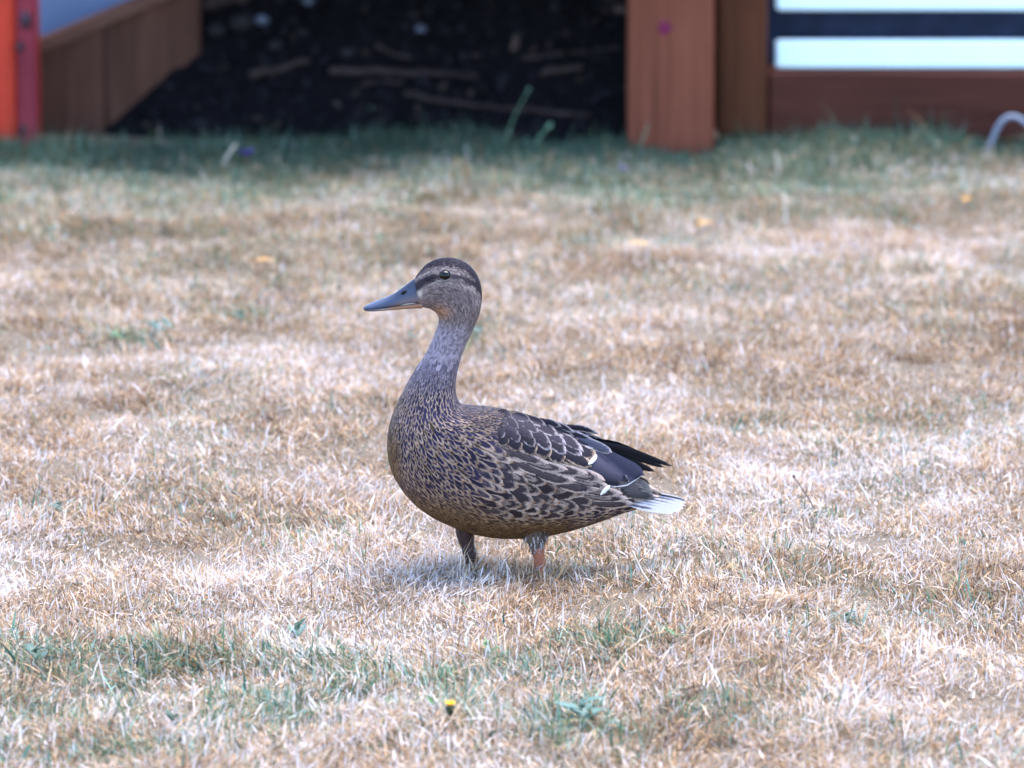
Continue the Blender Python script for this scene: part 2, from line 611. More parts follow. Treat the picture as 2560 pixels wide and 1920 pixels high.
q = np.array([(0, 1, 5), (0, 5, 4), (1, 2, 6), (1, 6, 5), (2, 3, 7), (2, 7, 6), (3, 0, 4), (3, 4, 7), (4, 5, 6), (4, 6, 7)])
tris = (np.arange(n)[:, None, None] * 8 + q[None]).reshape(-1, 3)
b = rng.random(n)
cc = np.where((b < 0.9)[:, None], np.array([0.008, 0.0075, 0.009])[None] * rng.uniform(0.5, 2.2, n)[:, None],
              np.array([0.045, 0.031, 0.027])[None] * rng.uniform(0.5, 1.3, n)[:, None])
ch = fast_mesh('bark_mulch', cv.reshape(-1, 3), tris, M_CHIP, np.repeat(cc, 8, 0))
tag(ch, 'loose dark bark and soil crumbs covering the bank', 'mulch', kind='stuff')

# unseen deck added overhead to shade the bank
o = np.array([-0.2, 4.6, 0.44])
dk = empty('added_shade_deck', o)
tag(dk, 'unseen brown board deck added above the soil bank to shade it', 'deck')
yb = 3.62
k = 0
while yb < 6.2:
    wood_box('deck_board', -0.80, 0.43, yb, yb + 0.135, 0.56, 0.59, M_DECK, dk, o, 0.003)
    yb += 0.141
for xj in (-0.78, -0.4, 0.0, 0.405):
    wood_box('joist', xj - 0.02, xj + 0.02, 3.895, 6.1, 0.44, 0.557, M_DECK, dk, o, 0.003)

# sticks and stones on the bank
sticks = [
    ([(624, 196), (700, 178), (773, 158)], 0.009, 'short pale dead stick on the soil bank beside the sloping board'),
    ([(823, 184), (930, 184), (1080, 190), (1196, 196)], 0.008, 'long brown root lying level across the middle of the soil bank'),
    ([(1012, 238), (1112, 259), (1296, 278), (1475, 293)], 0.006, 'thin bent root sloping down towards the thick post on the soil'),
    ([(1355, 188), (1405, 182), (1460, 174)], 0.008, 'short grey stick on the soil close to the thick post'),
    ([(505, 22), (560, 10), (640, -6)], 0.012, 'thick brown stick at the top of the soil bank'),
    ([(940, 118), (985, 140), (1030, 150)], 0.005, 'small grey twig on the soil above the long root'),
    ([(1300, 150), (1420, 135), (1560, 122)], 0.004, 'faint thin twig high on the soil reaching the thick post'),
    ([(905, 215), (960, 205), (1010, 212)], 0.004, 'little dark twig between the two long roots on soil'),
]
for pts, rad, labl in sticks:
    W_ = []
    for (px, py) in pts:
        h_ = hit(px, py, soil_h, 3.7, 5.4)
        h_[2] += rad * 0.8; h_[1] -= rad * 0.8
        W_.append(h_)
    P = smooth_path(W_, 14)
    P[1:-1] += rng.normal(0, rad * 0.25, (12, 3))
    rr = rad * np.linspace(1.1, 0.7, 14) * rng.uniform(0.8, 1.2, 14)
    v, f = tube_vf(P, rr, 7)
    tag(mk('stick', v, f, M_STICK, None, True, P[0]), labl, 'stick')
stones = [((1052, 75), 0.010, 'small round pale stone alone on the dark soil'),
          ((773, 6), 0.012, 'pale stone at the top edge of the soil bank'),
          ((868, 134), 0.013, 'bluish grey stone above the long root'),
          ((605, 62), 0.020, 'larger grey lump of rubble near the sloping board'),
          ((540, 80), 0.017, 'grey rubble lump touching the end of the sloping board'),
          ((655, 52), 0.012, 'flat grey chip next to the larger rubble lump'),
          ((690, 115), 0.013, 'dull brown clod below the rubble lumps')]
for (px, py), rad, labl in stones:
    c = hit(px, py, soil_h, 3.7, 5.4)
    c[2] += rad * 0.2; c[1] -= rad * 0.2
    v, f = [], []
    R_, S_ = 6, 10
    for i in range(R_ + 1):
        th = math.pi * i / R_
        for k in range(S_):
            t = 2 * math.pi * k / S_
            rr = rad * (0.8 + 0.45 * float(noise2(px + 1.7 * math.cos(t) * math.sin(th), py + 1.7 * math.sin(t) + 2 * math.cos(th), 3)))
            v.append(c + rr * np.array([1.25 * math.sin(th) * math.cos(t), math.sin(th) * math.sin(t), 0.8 * math.cos(th)]))
    for i in range(R_):
        for k in range(S_):
            k2 = (k + 1) % S_
            f.append((i * S_ + k, (i + 1) * S_ + k, (i + 1) * S_ + k2, i * S_ + k2))
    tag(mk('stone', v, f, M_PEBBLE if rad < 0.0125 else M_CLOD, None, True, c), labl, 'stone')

# white plastic hoop at the right
P = np.array([at(px, py, 3.74) for px, py in ((2466, 385), (2474, 365), (2487, 335), (2501, 305), (2525, 288), (2554, 297), (2580, 325), (2592, 360), (2598, 390))])
P = smooth_path(P, 30)
v, f = tube_vf(P, 0.0056, 9)
tag(mk('plastic_hoop', v, f, M_HOOP, None, True, P[0]), 'thin white plastic hoop stuck in the grass by the beam', 'hoop')


# ------------------------------------------------------------------ grass
def greenness(x, y):
    """0 dry straw .. 1 green, from patches seen in the lawn"""
    g = np.zeros_like(x)
    far = sstep(2.45, 3.55, y + 0.9 * (noise2(x * 2.6, y * 3.2, 11) - 0.5) - 0.25 * sstep(0.2, 0.9, x))
    g = np.maximum(g, far * 0.98)
    g = np.maximum(g, 0.42 * sstep(0.55, 0.75, noise2(x * 3.1, y * 2.0, 12)) * sstep(1.2, 2.8, y))
    for (px, py, rx, ry, a) in GREEN:
        c = on_ground(px, py)
        d = ((x - c[0]) / rx) ** 2 + ((y - c[1]) / ry) ** 2
        g = np.maximum(g, a * np.exp(-d) * (0.35 + 1.1 * sstep(0.25, 0.75, noise2(x * 15, y * 12, 13))))
    g = np.maximum(g, 0.025 + 0.2 * sstep(0.62, 0.8, noise2(x * 5, y * 4, 14)))
    return np.clip(g, 0, 1)


GREEN = [(850, 1680, 0.16, 0.14, 0.8), (1250, 1660, 0.14, 0.12, 0.7), (1350, 1830, 0.2, 0.12, 0.7), (150, 1780, 0.14, 0.12, 0.7),
         (250, 500, 0.45, 0.30, 0.75), (800, 500, 0.35, 0.22, 0.6), (1400, 470, 0.45, 0.25, 0.6), (2100, 520, 0.4, 0.2, 0.45),
         (330, 1680, 0.18, 0.16, 0.85), (120, 1650, 0.12, 0.10, 0.9), (700, 1760, 0.2, 0.16, 0.8), (1000, 1720, 0.2, 0.16, 0.6), (300, 1850, 0.3, 0.14, 0.55),
         (1450, 1640, 0.14, 0.10, 0.7), (1480, 1790, 0.10, 0.10, 0.8), (1100, 1800, 0.12, 0.1, 0.6), (1800, 1790, 0.14, 0.10, 0.5),
         (2100, 1610, 0.08, 0.08, 0.45), (1850, 1070, 0.07, 0.08, 0.55), (340, 855, 0.08, 0.10, 0.6), (620, 805, 0.07, 0.12, 0.5),
         (1190, 845, 0.06, 0.10, 0.5), (500, 600, 0.35, 0.18, 0.4), (2300, 690, 0.35, 0.18, 0.4), (1800, 720, 0.2, 0.15, 0.35),
         (160, 1290, 0.08, 0.08, 0.45), (900, 1030, 0.07, 0.10, 0.4), (2050, 1300, 0.05, 0.05, 0.5)]

STRAW = np.array([[0.62, 0.54, 0.525], [0.53, 0.395, 0.285], [0.43, 0.265, 0.135], [0.235, 0.122, 0.052], [0.07, 0.04, 0.034]])
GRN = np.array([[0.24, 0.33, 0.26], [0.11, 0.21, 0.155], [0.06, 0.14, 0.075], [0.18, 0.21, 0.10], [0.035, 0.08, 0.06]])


def make_blades(x, y, wscale=1.0, lscale=1.0):
    n = len(x)
    g = greenness(x, y)
    dry = noise2(x * 3.2, y * 2.6, 21) * 0.5 + noise2(x * 10, y * 9, 22) * 0.5      # pale <-> rusty
    kind = rng.random(n)
    thatch = kind < 0.42
    wide = kind > 0.93
    isg = (rng.random(n) < np.clip(g, 0, 0.93) * np.where(y < 0.2, 0.75, 0.62 + 0.45 * np.maximum(noise2(x * 9, y * 5, 51), sstep(3.3, 3.7, y)))) & ~(thatch & (rng.random(n) < np.where(y < 2.9, 0.6, 0.3)))
    pal = np.clip(rng.normal((dry - 0.5) * 3.4 + 1.15 + 0.65 * sstep(0.3, 2.2, y) + 0.9 * thatch - 1.0 * wide, 1.25, n), 0, 3.999)  # far straw shifted darker, standing in for lower light near the bank
    i0 = pal.astype(int)
    fr = (pal - i0)[:, None]
    c = STRAW[i0] * (1 - fr) + STRAW[np.minimum(i0 + 1, 4)] * fr
    gi = rng.integers(0, 5, n)
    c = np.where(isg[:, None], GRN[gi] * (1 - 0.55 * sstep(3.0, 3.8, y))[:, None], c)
    c = c * rng.uniform(0.75, 1.22, n)[:, None]
    clump = 0.45 + 1.0 * noise2(x * 8, y * 8, 23)
    edge = sstep(3.35, 3.75, y)
    Ln = rng.gamma(5.0, 1 / 5.0, n) * 0.0138 * clump * (1 + 0.9 * edge) * (1 + 0.6 * g * (y < 0.2)) * lscale
    Ln = np.where(rng.random(n) < 0.012, Ln * 1.9, Ln)
    Ln = np.where(wide, Ln * 1.1 + 0.006, Ln)
    Wd = rng.uniform(0.0007, 0.0017, n) * wscale * np.where(isg, 1.15, 1.0) * np.where(wide, 1.6, 1.0)
    ang = noise2(x * 5, y * 5, 24) * 4 * np.pi + rng.normal(0, 1.5, n)
    tilt = np.clip(rng.normal(0.62 - 0.2 * edge, 0.36, n), 0.02, 1.4)
    tilt = np.where(thatch, np.clip(rng.normal(1.25, 0.2, n), 0.8, 1.55), tilt)
    dh = np.stack([np.cos(ang), np.sin(ang), np.zeros(n)], 1)
    up = np.array([0, 0, 1.0])
    b0 = np.stack([x, y, H(x, y) - 0.003], 1)
    b0[:, 2] += np.where(thatch, rng.uniform(0.002, 0.012, n) * clump, 0)
    t1 = tilt * 0.9
    p1 = b0 + (dh * np.sin(t1)[:, None] + up * np.cos(t1)[:, None]) * (Ln * 0.55)[:, None]
    t2 = np.minimum(tilt * 1.13, 1.65)
    p2 = p1 + (dh * np.sin(t2)[:, None] + up * np.cos(t2)[:, None]) * (Ln * 0.45)[:, None]
    sa = ang + np.pi / 2 + rng.normal(0, 0.8, n)
    sd_ = np.stack([np.cos(sa), np.sin(sa), rng.normal(0, 0.3, n)], 1) * (Wd * 0.5)[:, None]
    v = np.stack([b0 - sd_, b0 + sd_, p1 - sd_ * 0.95, p1 + sd_ * 0.95, p2], 1)
    k = np.arange(n)[:, None, None] * 5
    t = (k + np.array([(0, 1, 3), (0, 3, 2), (2, 3, 4)])[None]).reshape(-1, 3)
    cb = np.repeat(np.clip(c, 0, 0.78)[:, None], 5, 1)
    return v.reshape(-1, 3), t, cb.reshape(-1, 3)


def scatter(x0, x1, y0, y1, dens):
    n = int((x1 - x0) * (y1 - y0) * dens)
    return rng.uniform(x0, x1, n), rng.uniform(y0, y1, n)


allv, allt, allc = [], [], []
off = 0


def add_grass(x, y, **kw):
    global off
    v, t, c = make_blades(x, y, **kw)
    allv.append(v); allt.append(t + off); allc.append(c)
    off += len(v)


def halfw(y):
    return 0.60 + 0.105 * (y + 1.0)


x, y = scatter(-1.3, 1.3, -1.15, 4.05, 110000)
thin = noise2(x * 13, y * 11, 41) * 0.6 + noise2(x * 30, y * 26, 42) * 0.4
keep = (rng.random(len(x)) < 0.25 + 0.75 * sstep(0.28, 0.5, thin)) & (np.abs(x) < halfw(y) + 0.06) & ~((x < 0.42) & (y > foot_line(x) + 0.02)) & (y < 3.93)
x, y = x[keep], y[keep]
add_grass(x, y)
x, y = scatter(-2.8, 2.8, -1.8, 4.0, 11000)
keep = ((np.abs(x) >= halfw(y) + 0.06) | (y < -1.15)) & ~((x < 0.42) & (x > -1.7) & (y > foot_line(x) + 0.02)) & (y < 3.93)
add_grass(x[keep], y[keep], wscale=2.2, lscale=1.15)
for fx, fy in ((0.036, -0.024), (-0.058, 0.012), (0.01, -0.03), (-0.08, -0.01)):
    q = rng.normal(0, 0.016, (260, 2))
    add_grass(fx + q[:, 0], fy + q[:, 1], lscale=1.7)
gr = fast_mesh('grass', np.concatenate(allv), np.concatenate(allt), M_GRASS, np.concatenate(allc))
tag(gr, 'short dry straw coloured lawn grass with green patches', 'grass', kind='stuff')

# ------------------------------------------------------------------ duck
PXM = 1882.0                                 # pixels per metre at the duck


def W3(px, py, yp):
    """profile pixel + sideways offset in pixels -> world"""
    p = at(px, py, 0.0)
    return np.array([p[0], yp / PXM, p[2]])


def W3a(px, py, yp):
    px = np.asarray(px, float); py = np.asarray(py, float)
    cx, cy = (px - 1280) / FPX, (960 - py) / FPX
    dy = CP + cy * SP; dz = -SP + cy * CP
    t = (0 - CAM[1]) / dy
    return np.stack([cx * t, np.asarray(yp, float) / PXM, CAM[2] + dz * t], -1)


ST = [  # back/top x,y   front/bottom x,y   half width
    (1036, 697, 1049, 766, 22), (1046, 679, 1055, 767, 29), (1061, 663, 1066, 768, 36), (1082, 651, 1078, 771, 43), (1110, 643, 1088, 777, 49),
    (1140, 645, 1094, 784, 52), (1166, 655, 1097, 791, 53), (1186, 673, 1098, 797, 52), (1198, 695, 1098, 802, 51),
    (1205, 720, 1097, 808, 49), (1206, 744, 1095, 815, 47), (1202, 770, 1091, 825, 45), (1194, 801, 1086, 838, 43),
    (1180, 828, 1080, 853, 42), (1166, 858, 1071, 873, 42), (1153, 890, 1058, 896, 45), (1143, 922, 1040, 922, 51),
    (1137, 958, 1021, 955, 60), (1138, 986, 1004, 987, 72), (1146, 1010, 989, 1019, 86), (1162, 1020, 978, 1048, 100),
    (1190, 1021, 971, 1080, 113), (1225, 1023, 969, 1113, 123), (1260, 1027, 972, 1150, 130), (1292, 1034, 983, 1185, 135),
    (1318, 1041, 1002, 1218, 138), (1343, 1049, 1030, 1252, 140), (1368, 1058, 1070, 1284, 140), (1395, 1069, 1125, 1311, 138),
    (1422, 1081, 1185, 1332, 134), (1447, 1094, 1245, 1342, 128), (1472, 1110, 1310, 1342, 118), (1500, 1130, 1375, 1335, 104),
    (1530, 1154, 1435, 1321, 88), (1560, 1178, 1495, 1303, 70), (1588, 1198, 1545, 1284, 52), (1612, 1212, 1588, 1272, 36),
    (1632, 1224, 1618, 1262, 20)]
ST = np.array(ST, float)
cen = 0.5 * (ST[:, :2] + ST[:, 2:4])
mid = np.linalg.norm(np.diff(ST[:, :2], axis=0), axis=1) + np.linalg.norm(np.diff(ST[:, 2:4], axis=0), axis=1)
tpar = np.r_[0, np.cumsum(mid)]
NR, NS = 420, 128
ts = np.linspace(0, tpar[-1], NR)
R5 = np.stack([np.interp(ts, tpar, ST[:, k]) for k in range(5)], 1)
ker = np.exp(-0.5 * (np.arange(-14, 15) / 5.0) ** 2); ker /= ker.sum()
pad = np.concatenate([2 * R5[:1] - R5[14:0:-1], R5, 2 * R5[-1:] - R5[-2:-16:-1]])
R5 = np.stack([np.convolve(pad[:, k], ker, 'valid') for k in range(5)], 1)
ph = np.linspace(0, 2 * np.pi, NS, endpoint=False)      # 0 = back/top, near side where sin < 0 after sign below
cosp, sinp = np.cos(ph), np.sin(ph)
exq = 0.93
ca = np.sign(cosp) * np.abs(cosp) ** exq
sa = np.sign(sinp) * np.abs(sinp) ** exq
cx_ = 0.5 * (R5[:, 0] + R5[:, 2]); cy_ = 0.5 * (R5[:, 1] + R5[:, 3])
ax_ = 0.5 * (R5[:, 0] - R5[:, 2]); ay_ = 0.5 * (R5[:, 1] - R5[:, 3])
PXg = cx_[:, None] + ax_[:, None] * ca[None]
PYg = cy_[:, None] + ay_[:, None] * ca[None]
YPg = -R5[:, 4][:, None] * sa[None]
BW = W3a(PXg, PYg, YPg)                      # body surface grid, world


def poly_dist(px, py, pts):
    d = np.full(np.shape(px), 1e9)
    for (xa, ya), (xb, yb) in zip(pts[:-1], pts[1:]):
        L2 = (xb - xa) ** 2 + (yb - ya) ** 2
        t = np.clip(((px - xa) * (xb - xa) + (py - ya) * (yb - ya)) / L2, 0, 1)
        d = np.minimum(d, np.hypot(px - xa - t * (xb - xa), py - ya - t * (yb - ya)))
    return d


def z1(p):
    return [(880 + x * 0.18083, 620 + y * 0.18083) for x, y in p]


CROWN = z1([(820, 470), (930, 370), (1050, 275), (1200, 225), (1400, 230), (1560, 295), (1680, 410), (1740, 520), (1790, 680)])
STRIPE = z1([(890, 520), (990, 435), (1130, 375), (1290, 345), (1430, 352), (1560, 385), (1690, 440), (1740, 500)])
CX = np.array([c[0] for c in CROWN]); CY = np.array([c[1] for c in CROWN])


def body_col(px, py, yp):
    px = np.asarray(px, float); py = np.asarray(py, float)
    c = np.zeros(px.shape + (3,))
    cheek = np.array([0.145, 0.108, 0.108]); pale = np.array([0.22, 0.168, 0.155])
    dark = np.array([0.022, 0.017, 0.024]); buff = np.array([0.26, 0.13, 0.07])
    neck = np.array([0.235, 0.19, 0.22])
    brown = np.array([0.17, 0.115, 0.075])
    st = noise2(px * 0.35, py * 0.8, 31)

    def mixc(c, col, f):
        f = np.clip(f, 0, 1)[..., None]
        return c * (1 - f) + col * f
    c = c + cheek
    c = mixc(c, pale, 0.6 * sstep(0.55, 0.8, st))
    # throat and neck
    c = mixc(c, buff, 0.85 * np.exp(-(((px - 1103) / 24) ** 2 + ((py - 772) / 16) ** 2)))
    c = mixc(c, neck, sstep(788, 830, py))
    c = mixc(c, np.array([0.12, 0.085, 0.065]), 0.7 * sstep(0, 45, px - (1165 - 0.30 * (py - 780))) * sstep(740, 790, py))
    # pale bands above and below eye stripe
    sdm = poly_dist(px, py, STRIPE)
    c = mixc(c, pale, 0.9 * sstep(26, 14, sdm) * sstep(1205, 1180, px))
    c = mixc(c, np.array([0.44, 0.38, 0.33]), np.exp(-(((px - 1050) / 6) ** 2 + ((py - 728) / 10) ** 2)))
    wdt = np.interp(px, [1040, 1075, 1105, 1140, 1190], [10, 8.5, 4.5, 4, 6])
    c = mixc(c, dark, 0.95 * sstep(wdt + 5.0, wdt - 3.5, sdm + 5 * (st - 0.5)))
    yc = np.interp(px, CX, CY)
    c = mixc(c, dark, sstep(6, -6, py - yc + 9 * (st - 0.5)) * sstep(790, 740, py))
    # body ground colour under the feathers
    c = mixc(c, brown * (0.45 + 0.3 * st[..., None]) * np.where(py < 1160, 0.5, 1.0)[..., None], sstep(900, 960, py))
    return c


tint = body_col(PXg, PYg, YPg)
verts = np.concatenate([BW.reshape(-1, 3), BW[0].mean(0)[None], BW[-1].mean(0)[None] + np.array([[0.003, 0, 0]])])
tc = np.concatenate([tint.reshape(-1, 3), tint[0].mean(0)[None], tint[-1].mean(0)[None]])
ii, jj = np.meshgrid(np.arange(NR - 1), np.arange(NS), indexing='ij')
a0 = (ii * NS + jj).ravel(); b0 = (ii * NS + (jj + 1) % NS).ravel()
tris = np.concatenate([np.stack([a0, b0, b0 + NS], 1), np.stack([a0, b0 + NS, a0 + NS], 1)])
k = np.arange(NS)
tris = np.concatenate([tris, np.stack([np.full(NS, NR * NS), (k + 1) % NS, k], 1),
                       np.stack([np.full(NS, NR * NS + 1), (NR - 1) * NS + k, (NR - 1) * NS + (k + 1) % NS], 1)])
DO = np.array([-0.01, 0.0, 0.0])
duck = empty('duck', DO)
tag(duck, 'brown mottled duck with grey bill standing upright on the dry lawn', 'duck')
body = fast_mesh('body', verts - DO, tris, M_SKIN, tc, smooth=True)
body.parent = duck

# tangents and normals of the body grid
dT = np.gradient(BW, axis=0)
dP = np.roll(BW, -1, 1) - np.roll(BW, 1, 1)
dT /= np.linalg.norm(dT, axis=2)[..., None] + 1e-12
Nn = np.cross(dT, dP)
Nn /= np.linalg.norm(Nn, axis=2)[..., None] + 1e-12
ctr = BW.mean(1)[:, None, :]
sg = np.sign(((BW - ctr) * Nn).sum(2))[..., None]
Nn *= np.where(sg == 0, 1, sg)
area = np.linalg.norm(np.cross(np.gradient(BW, axis=0), dP * 0.5), axis=2)


class FeatherSet:
    def __init__(self):
        self.v, self.f, self.core, self.edge, self.uv, self.fp = [], [], [], [], [], []
        self.n = 0

    def add(self, grid, uvs, core, edge, par):
        nv_, nu_ = grid.shape[:2]
        self.v.append(grid.reshape(-1, 3))
        ii, jj = np.meshgrid(np.arange(nv_ - 1), np.arange(nu_ - 1), indexing='ij')
        a = (ii * nu_ + jj).ravel() + self.n
        self.f.append(np.stack([a, a + 1, a + nu_ + 1], 1)); self.f.append(np.stack([a, a + nu_ + 1, a + nu_], 1))
        m_ = nv_ * nu_
        self.uv.append(uvs.reshape(-1, 3))
        self.core.append(np.repeat(np.asarray(core)[None], m_, 0)); self.edge.append(np.repeat(np.asarray(edge)[None], m_, 0))
        self.fp.append(np.repeat(np.asarray(par, float)[None], m_, 0))
        self.n += m_

    def build(self, name, parent):
        me = bpy.data.meshes.new(name)
        v = np.concatenate(self.v) - DO; f = np.concatenate(self.f)
        me.vertices.add(len(v)); me.vertices.foreach_set('co', v.astype(np.float32).ravel())
        me.loops.add(len(f) * 3); me.loops.foreach_set('vertex_index', f.astype(np.int32).ravel())
        me.polygons.add(len(f)); me.polygons.foreach_set('loop_start', np.arange(0, len(f) * 3, 3, dtype=np.int32))
        me.polygons.foreach_set('use_smooth', np.ones(len(f), dtype=bool))
        me.update(calc_edges=True)
        for nm, arr in (('core', self.core), ('edge', self.edge)):
            a = me.attributes.new(nm, 'FLOAT_COLOR', 'POINT')
            c = np.ones((len(v), 4), np.float32); c[:, :3] = np.concatenate(arr)
            a.data.foreach_set('color', c.ravel())
        for nm, arr in (('fuv', self.uv), ('fpar', self.fp)):
            a = me.attributes.new(nm, 'FLOAT_VECTOR', 'POINT')
            a.data.foreach_set('vector', np.concatenate(arr).astype(np.float32).ravel())
        me.materials.append(M_FEATHER)
        o = bpy.data.objects.new(name, me)
        COL.objects.link(o)
        o.parent = parent
        return o


def shape_w(v, sharp=0.55):
    """half-width profile of a feather from root (0) to rounded tip (1)"""
    v = np.asarray(v, float)
    root = 0.35 + 0.65 * sstep(0, 0.35, v)
    tip = np.sqrt(np.clip(1 - (np.maximum(v - sharp, 0) / (1 - sharp)) ** 2, 0, 1))
    return root * tip


def loose_feather(fs, P, F, N, L, Wd, core, edge, par, nu_=3, nv_=5, lift=0.0012, back=0.35, camber=0.12):
    B = np.cross(N, F); B /= np.linalg.norm(B) + 1e-12
    vs = np.linspace(0, 1, nv_); us = np.linspace(-1, 1, nu_)
    w = shape_w(vs, par[2])
    grid = np.zeros((nv_, nu_, 3)); uvs = np.zeros((nv_, nu_, 3))
    for i, v in enumerate(vs):
        for j, uu in enumerate(us):
            grid[i, j] = P + F * (L * (v - back)) + B * (Wd * 0.5 * uu * w[i]) \
                + N * (lift * v + 0.0003 - camber * Wd * 0.5 * uu * uu * w[i] - 0.10 * L * max(0, v - back) ** 2)
            uvs[i, j] = (uu * w[i], v, 0)
    fs.add(grid, uvs, core, edge, par)


def in_wing(px, py):
    """folded wing and scapular zone, covered by placed feathers"""
    top = np.interp(px, [1195, 1240, 1300, 1400, 1470, 1540], [1040, 1015, 1020, 1050, 1090, 1120])
    bot = np.interp(px, [1195, 1240, 1300, 1360, 1440, 1500, 1540], [1055, 1085, 1112, 1132, 1155, 1180, 1195])
    return (px > 1248) & (px < 1540) & (py > top) & (py < bot)


def fsize(px, py):
    """feather spacing in pixels"""
    s = np.interp(py, [640, 860, 900, 950, 1010, 1080, 1200, 1280, 1330], [4.2, 5.0, 6.2, 8.5, 10.2, 11.8, 11.5, 9, 7.5])
    fl = sstep(1120, 1280, px) * sstep(1050, 1100, py) * sstep(1310, 1240, py)
    s = s * (1 + 1.15 * fl)
    s = np.where((px < 1040) & (py > 1000), s * np.interp(px, [968, 1040], [0.6, 1.0]), s)
    s = np.where((px > 1480), s * 0.85, s)
    return s


def fcolor(px, py):
    """core, edge, (edge width, inner, sharp), aspect"""
    j = rng.uniform(0.7, 1.5)
    j2 = rng.uniform(0.75, 1.15)
    if py < 905 + 25 * (rng.random() - 0.5):
        b = body_col(np.array([px]), np.array([py]), 0)[0]
        j = rng.uniform(0.6, 1.45)
        return b * j * 0.92, b * j * 1.06, (0.4, 0.0, 0.4), 0.42
    breast = np.array([0.020, 0.0165, 0.036]); be = np.array([0.33, 0.225, 0.165])  # blue sky sheen put into the dark core colour
    low = np.array([0.060, 0.034, 0.019]); le = np.array([0.21, 0.122, 0.06])  # browner underside: shade and warm grass bounce put into the colour
    t = max(sstep(1180, 1300, py + 0.10 * (1250 - px)) * sstep(1480, 1380, px), sstep(1015, 985, px) * sstep(1030, 1110, py) * 0.85,
            sstep(905, 960, py) * 0)
    t = float(t)
    core = breast * (1 - t) + low * t
    edge = be * (1 - t) + le * t
    n = float(sstep(1000, 915, py))
    core = core * (1 - n) + np.array([0.075, 0.06, 0.085]) * n
    edge = edge * (1 - n) + np.array([0.24, 0.195, 0.22]) * n
    fl = float(sstep(1150, 1300, px) * sstep(1060, 1120, py) * sstep(1300, 1240, py))
    edge = edge * (1 - fl) + np.array([0.36, 0.265, 0.22]) * fl
    core = core * (1 - fl) + np.array([0.030, 0.022, 0.024]) * fl
    bk_ = float(sstep(1085, 1040, py) * sstep(1130, 1190, px))
    edge = edge * (1 - 0.55 * bk_); core = core * (1 - 0.3 * bk_)
    inner = fl * (0.7 if rng.random() < 0.35 else 0.0)
    ewd = 0.29 + 0.05 * fl + rng.uniform(-0.10, 0.10)
    asp = 0.34 + 0.14 * fl + rng.uniform(-0.04, 0.04)
    return core * j, edge * j2, (ewd, inner, rng.uniform(0.08, 0.3) + 0.12 * fl), asp


# dart throwing over the body surface
ncand = 120000
wts = (area / area.sum()).ravel()
# favour small-feather regions so that they fill
S_all = fsize(PXg, PYg)
wts = (area / (S_all ** 2)).ravel(); wts /= wts.sum()
cand = rng.choice(NR * NS, ncand, p=wts)
cell = 0.006
hashg = {}
chosen = []
for c in cand:
    i, j_ = divmod(int(c), NS)
    px, py, yp = PXg[i, j_], PYg[i, j_], YPg[i, j_]
    if i < 5 or i > NR - 6: continue
    if in_wing(px, py): continue
    if px < 1062 and py < 770: continue                       # bill base
    if (px - 1113) ** 2 + (py - 681.5) ** 2 < 16 ** 2: continue   # eye
    P = BW[i, j_]
    sp = S_all[i, j_] / PXM * 0.84
    key = (int(P[0] / cell), int(P[1] / cell), int(P[2] / cell))
    bad = False
    rg = 2 if sp > cell else 1
    if sp > 2 * cell: rg = 3
    for ax in range(-rg, rg + 1):
        for ay in range(-rg, rg + 1):
            for az_ in range(-rg, rg + 1):
                for Q in hashg.get((key[0] + ax, key[1] + ay, key[2] + az_), ()):
                    if (P[0] - Q[0]) ** 2 + (P[1] - Q[1]) ** 2 + (P[2] - Q[2]) ** 2 < sp * sp:
                        bad = True; break
                if bad: break
            if bad: break
        if bad: break
    if bad: continue
    hashg.setdefault(key, []).append(P)
    chosen.append((i, j_))

fs = FeatherSet()
big = []
for (i, j_) in chosen:
    px, py, yp = PXg[i, j_], PYg[i, j_], YPg[i, j_]
    s_ = S_all[i, j_] / PXM
    core, edge, par, asp = fcolor(px, py)
    F = dT[i, j_] + rng.normal(0, 0.13, 3)
    N = Nn[i, j_]
    F = F - N * F.dot(N); F /= np.linalg.norm(F)
    L = s_ * 3.3 * rng.uniform(0.8, 1.2); Wd = L * asp
    if py < 905: L *= 1.1; Wd = L * 0.36
    args = (BW[i, j_], F, N, L, Wd, core, edge, par)
    if yp < -20 and s_ * PXM > 17.5:
        big.append((s_, args))
    else:
        loose_feather(fs, *args, lift=0.0012 if py > 905 else 0.0005)
big.sort(key=lambda t: -t[0])
for k, (s_, args) in enumerate(big):
    if k < 200:
        one = FeatherSet()
        loose_feather(one, *args, nu_=5, nv_=6, lift=0.0016)
        one.build('flank_feather', duck)
    else:
        loose_feather(fs, *args, lift=0.0016)
pl = fs.build('plumage', duck)
pl['kind'] = 'stuff'

# depth of the near flank below a profile pixel
near = (YPg < 0)
nx, ny_, nyp = PXg[near], PYg[near], YPg[near]


def depth(px, py):
    px = np.asarray(px, float).ravel(); py = np.asarray(py, float).ravel()
    out = np.zeros(len(px))
    for k in range(len(px)):
        d = (nx - px[k]) ** 2 + (ny_ - py[k]) ** 2
        idx = np.argpartition(d, 6)[:6]
        w = 1 / (d[idx] + 4)
        out[k] = (nyp[idx] * w).sum() / w.sum()
    return out


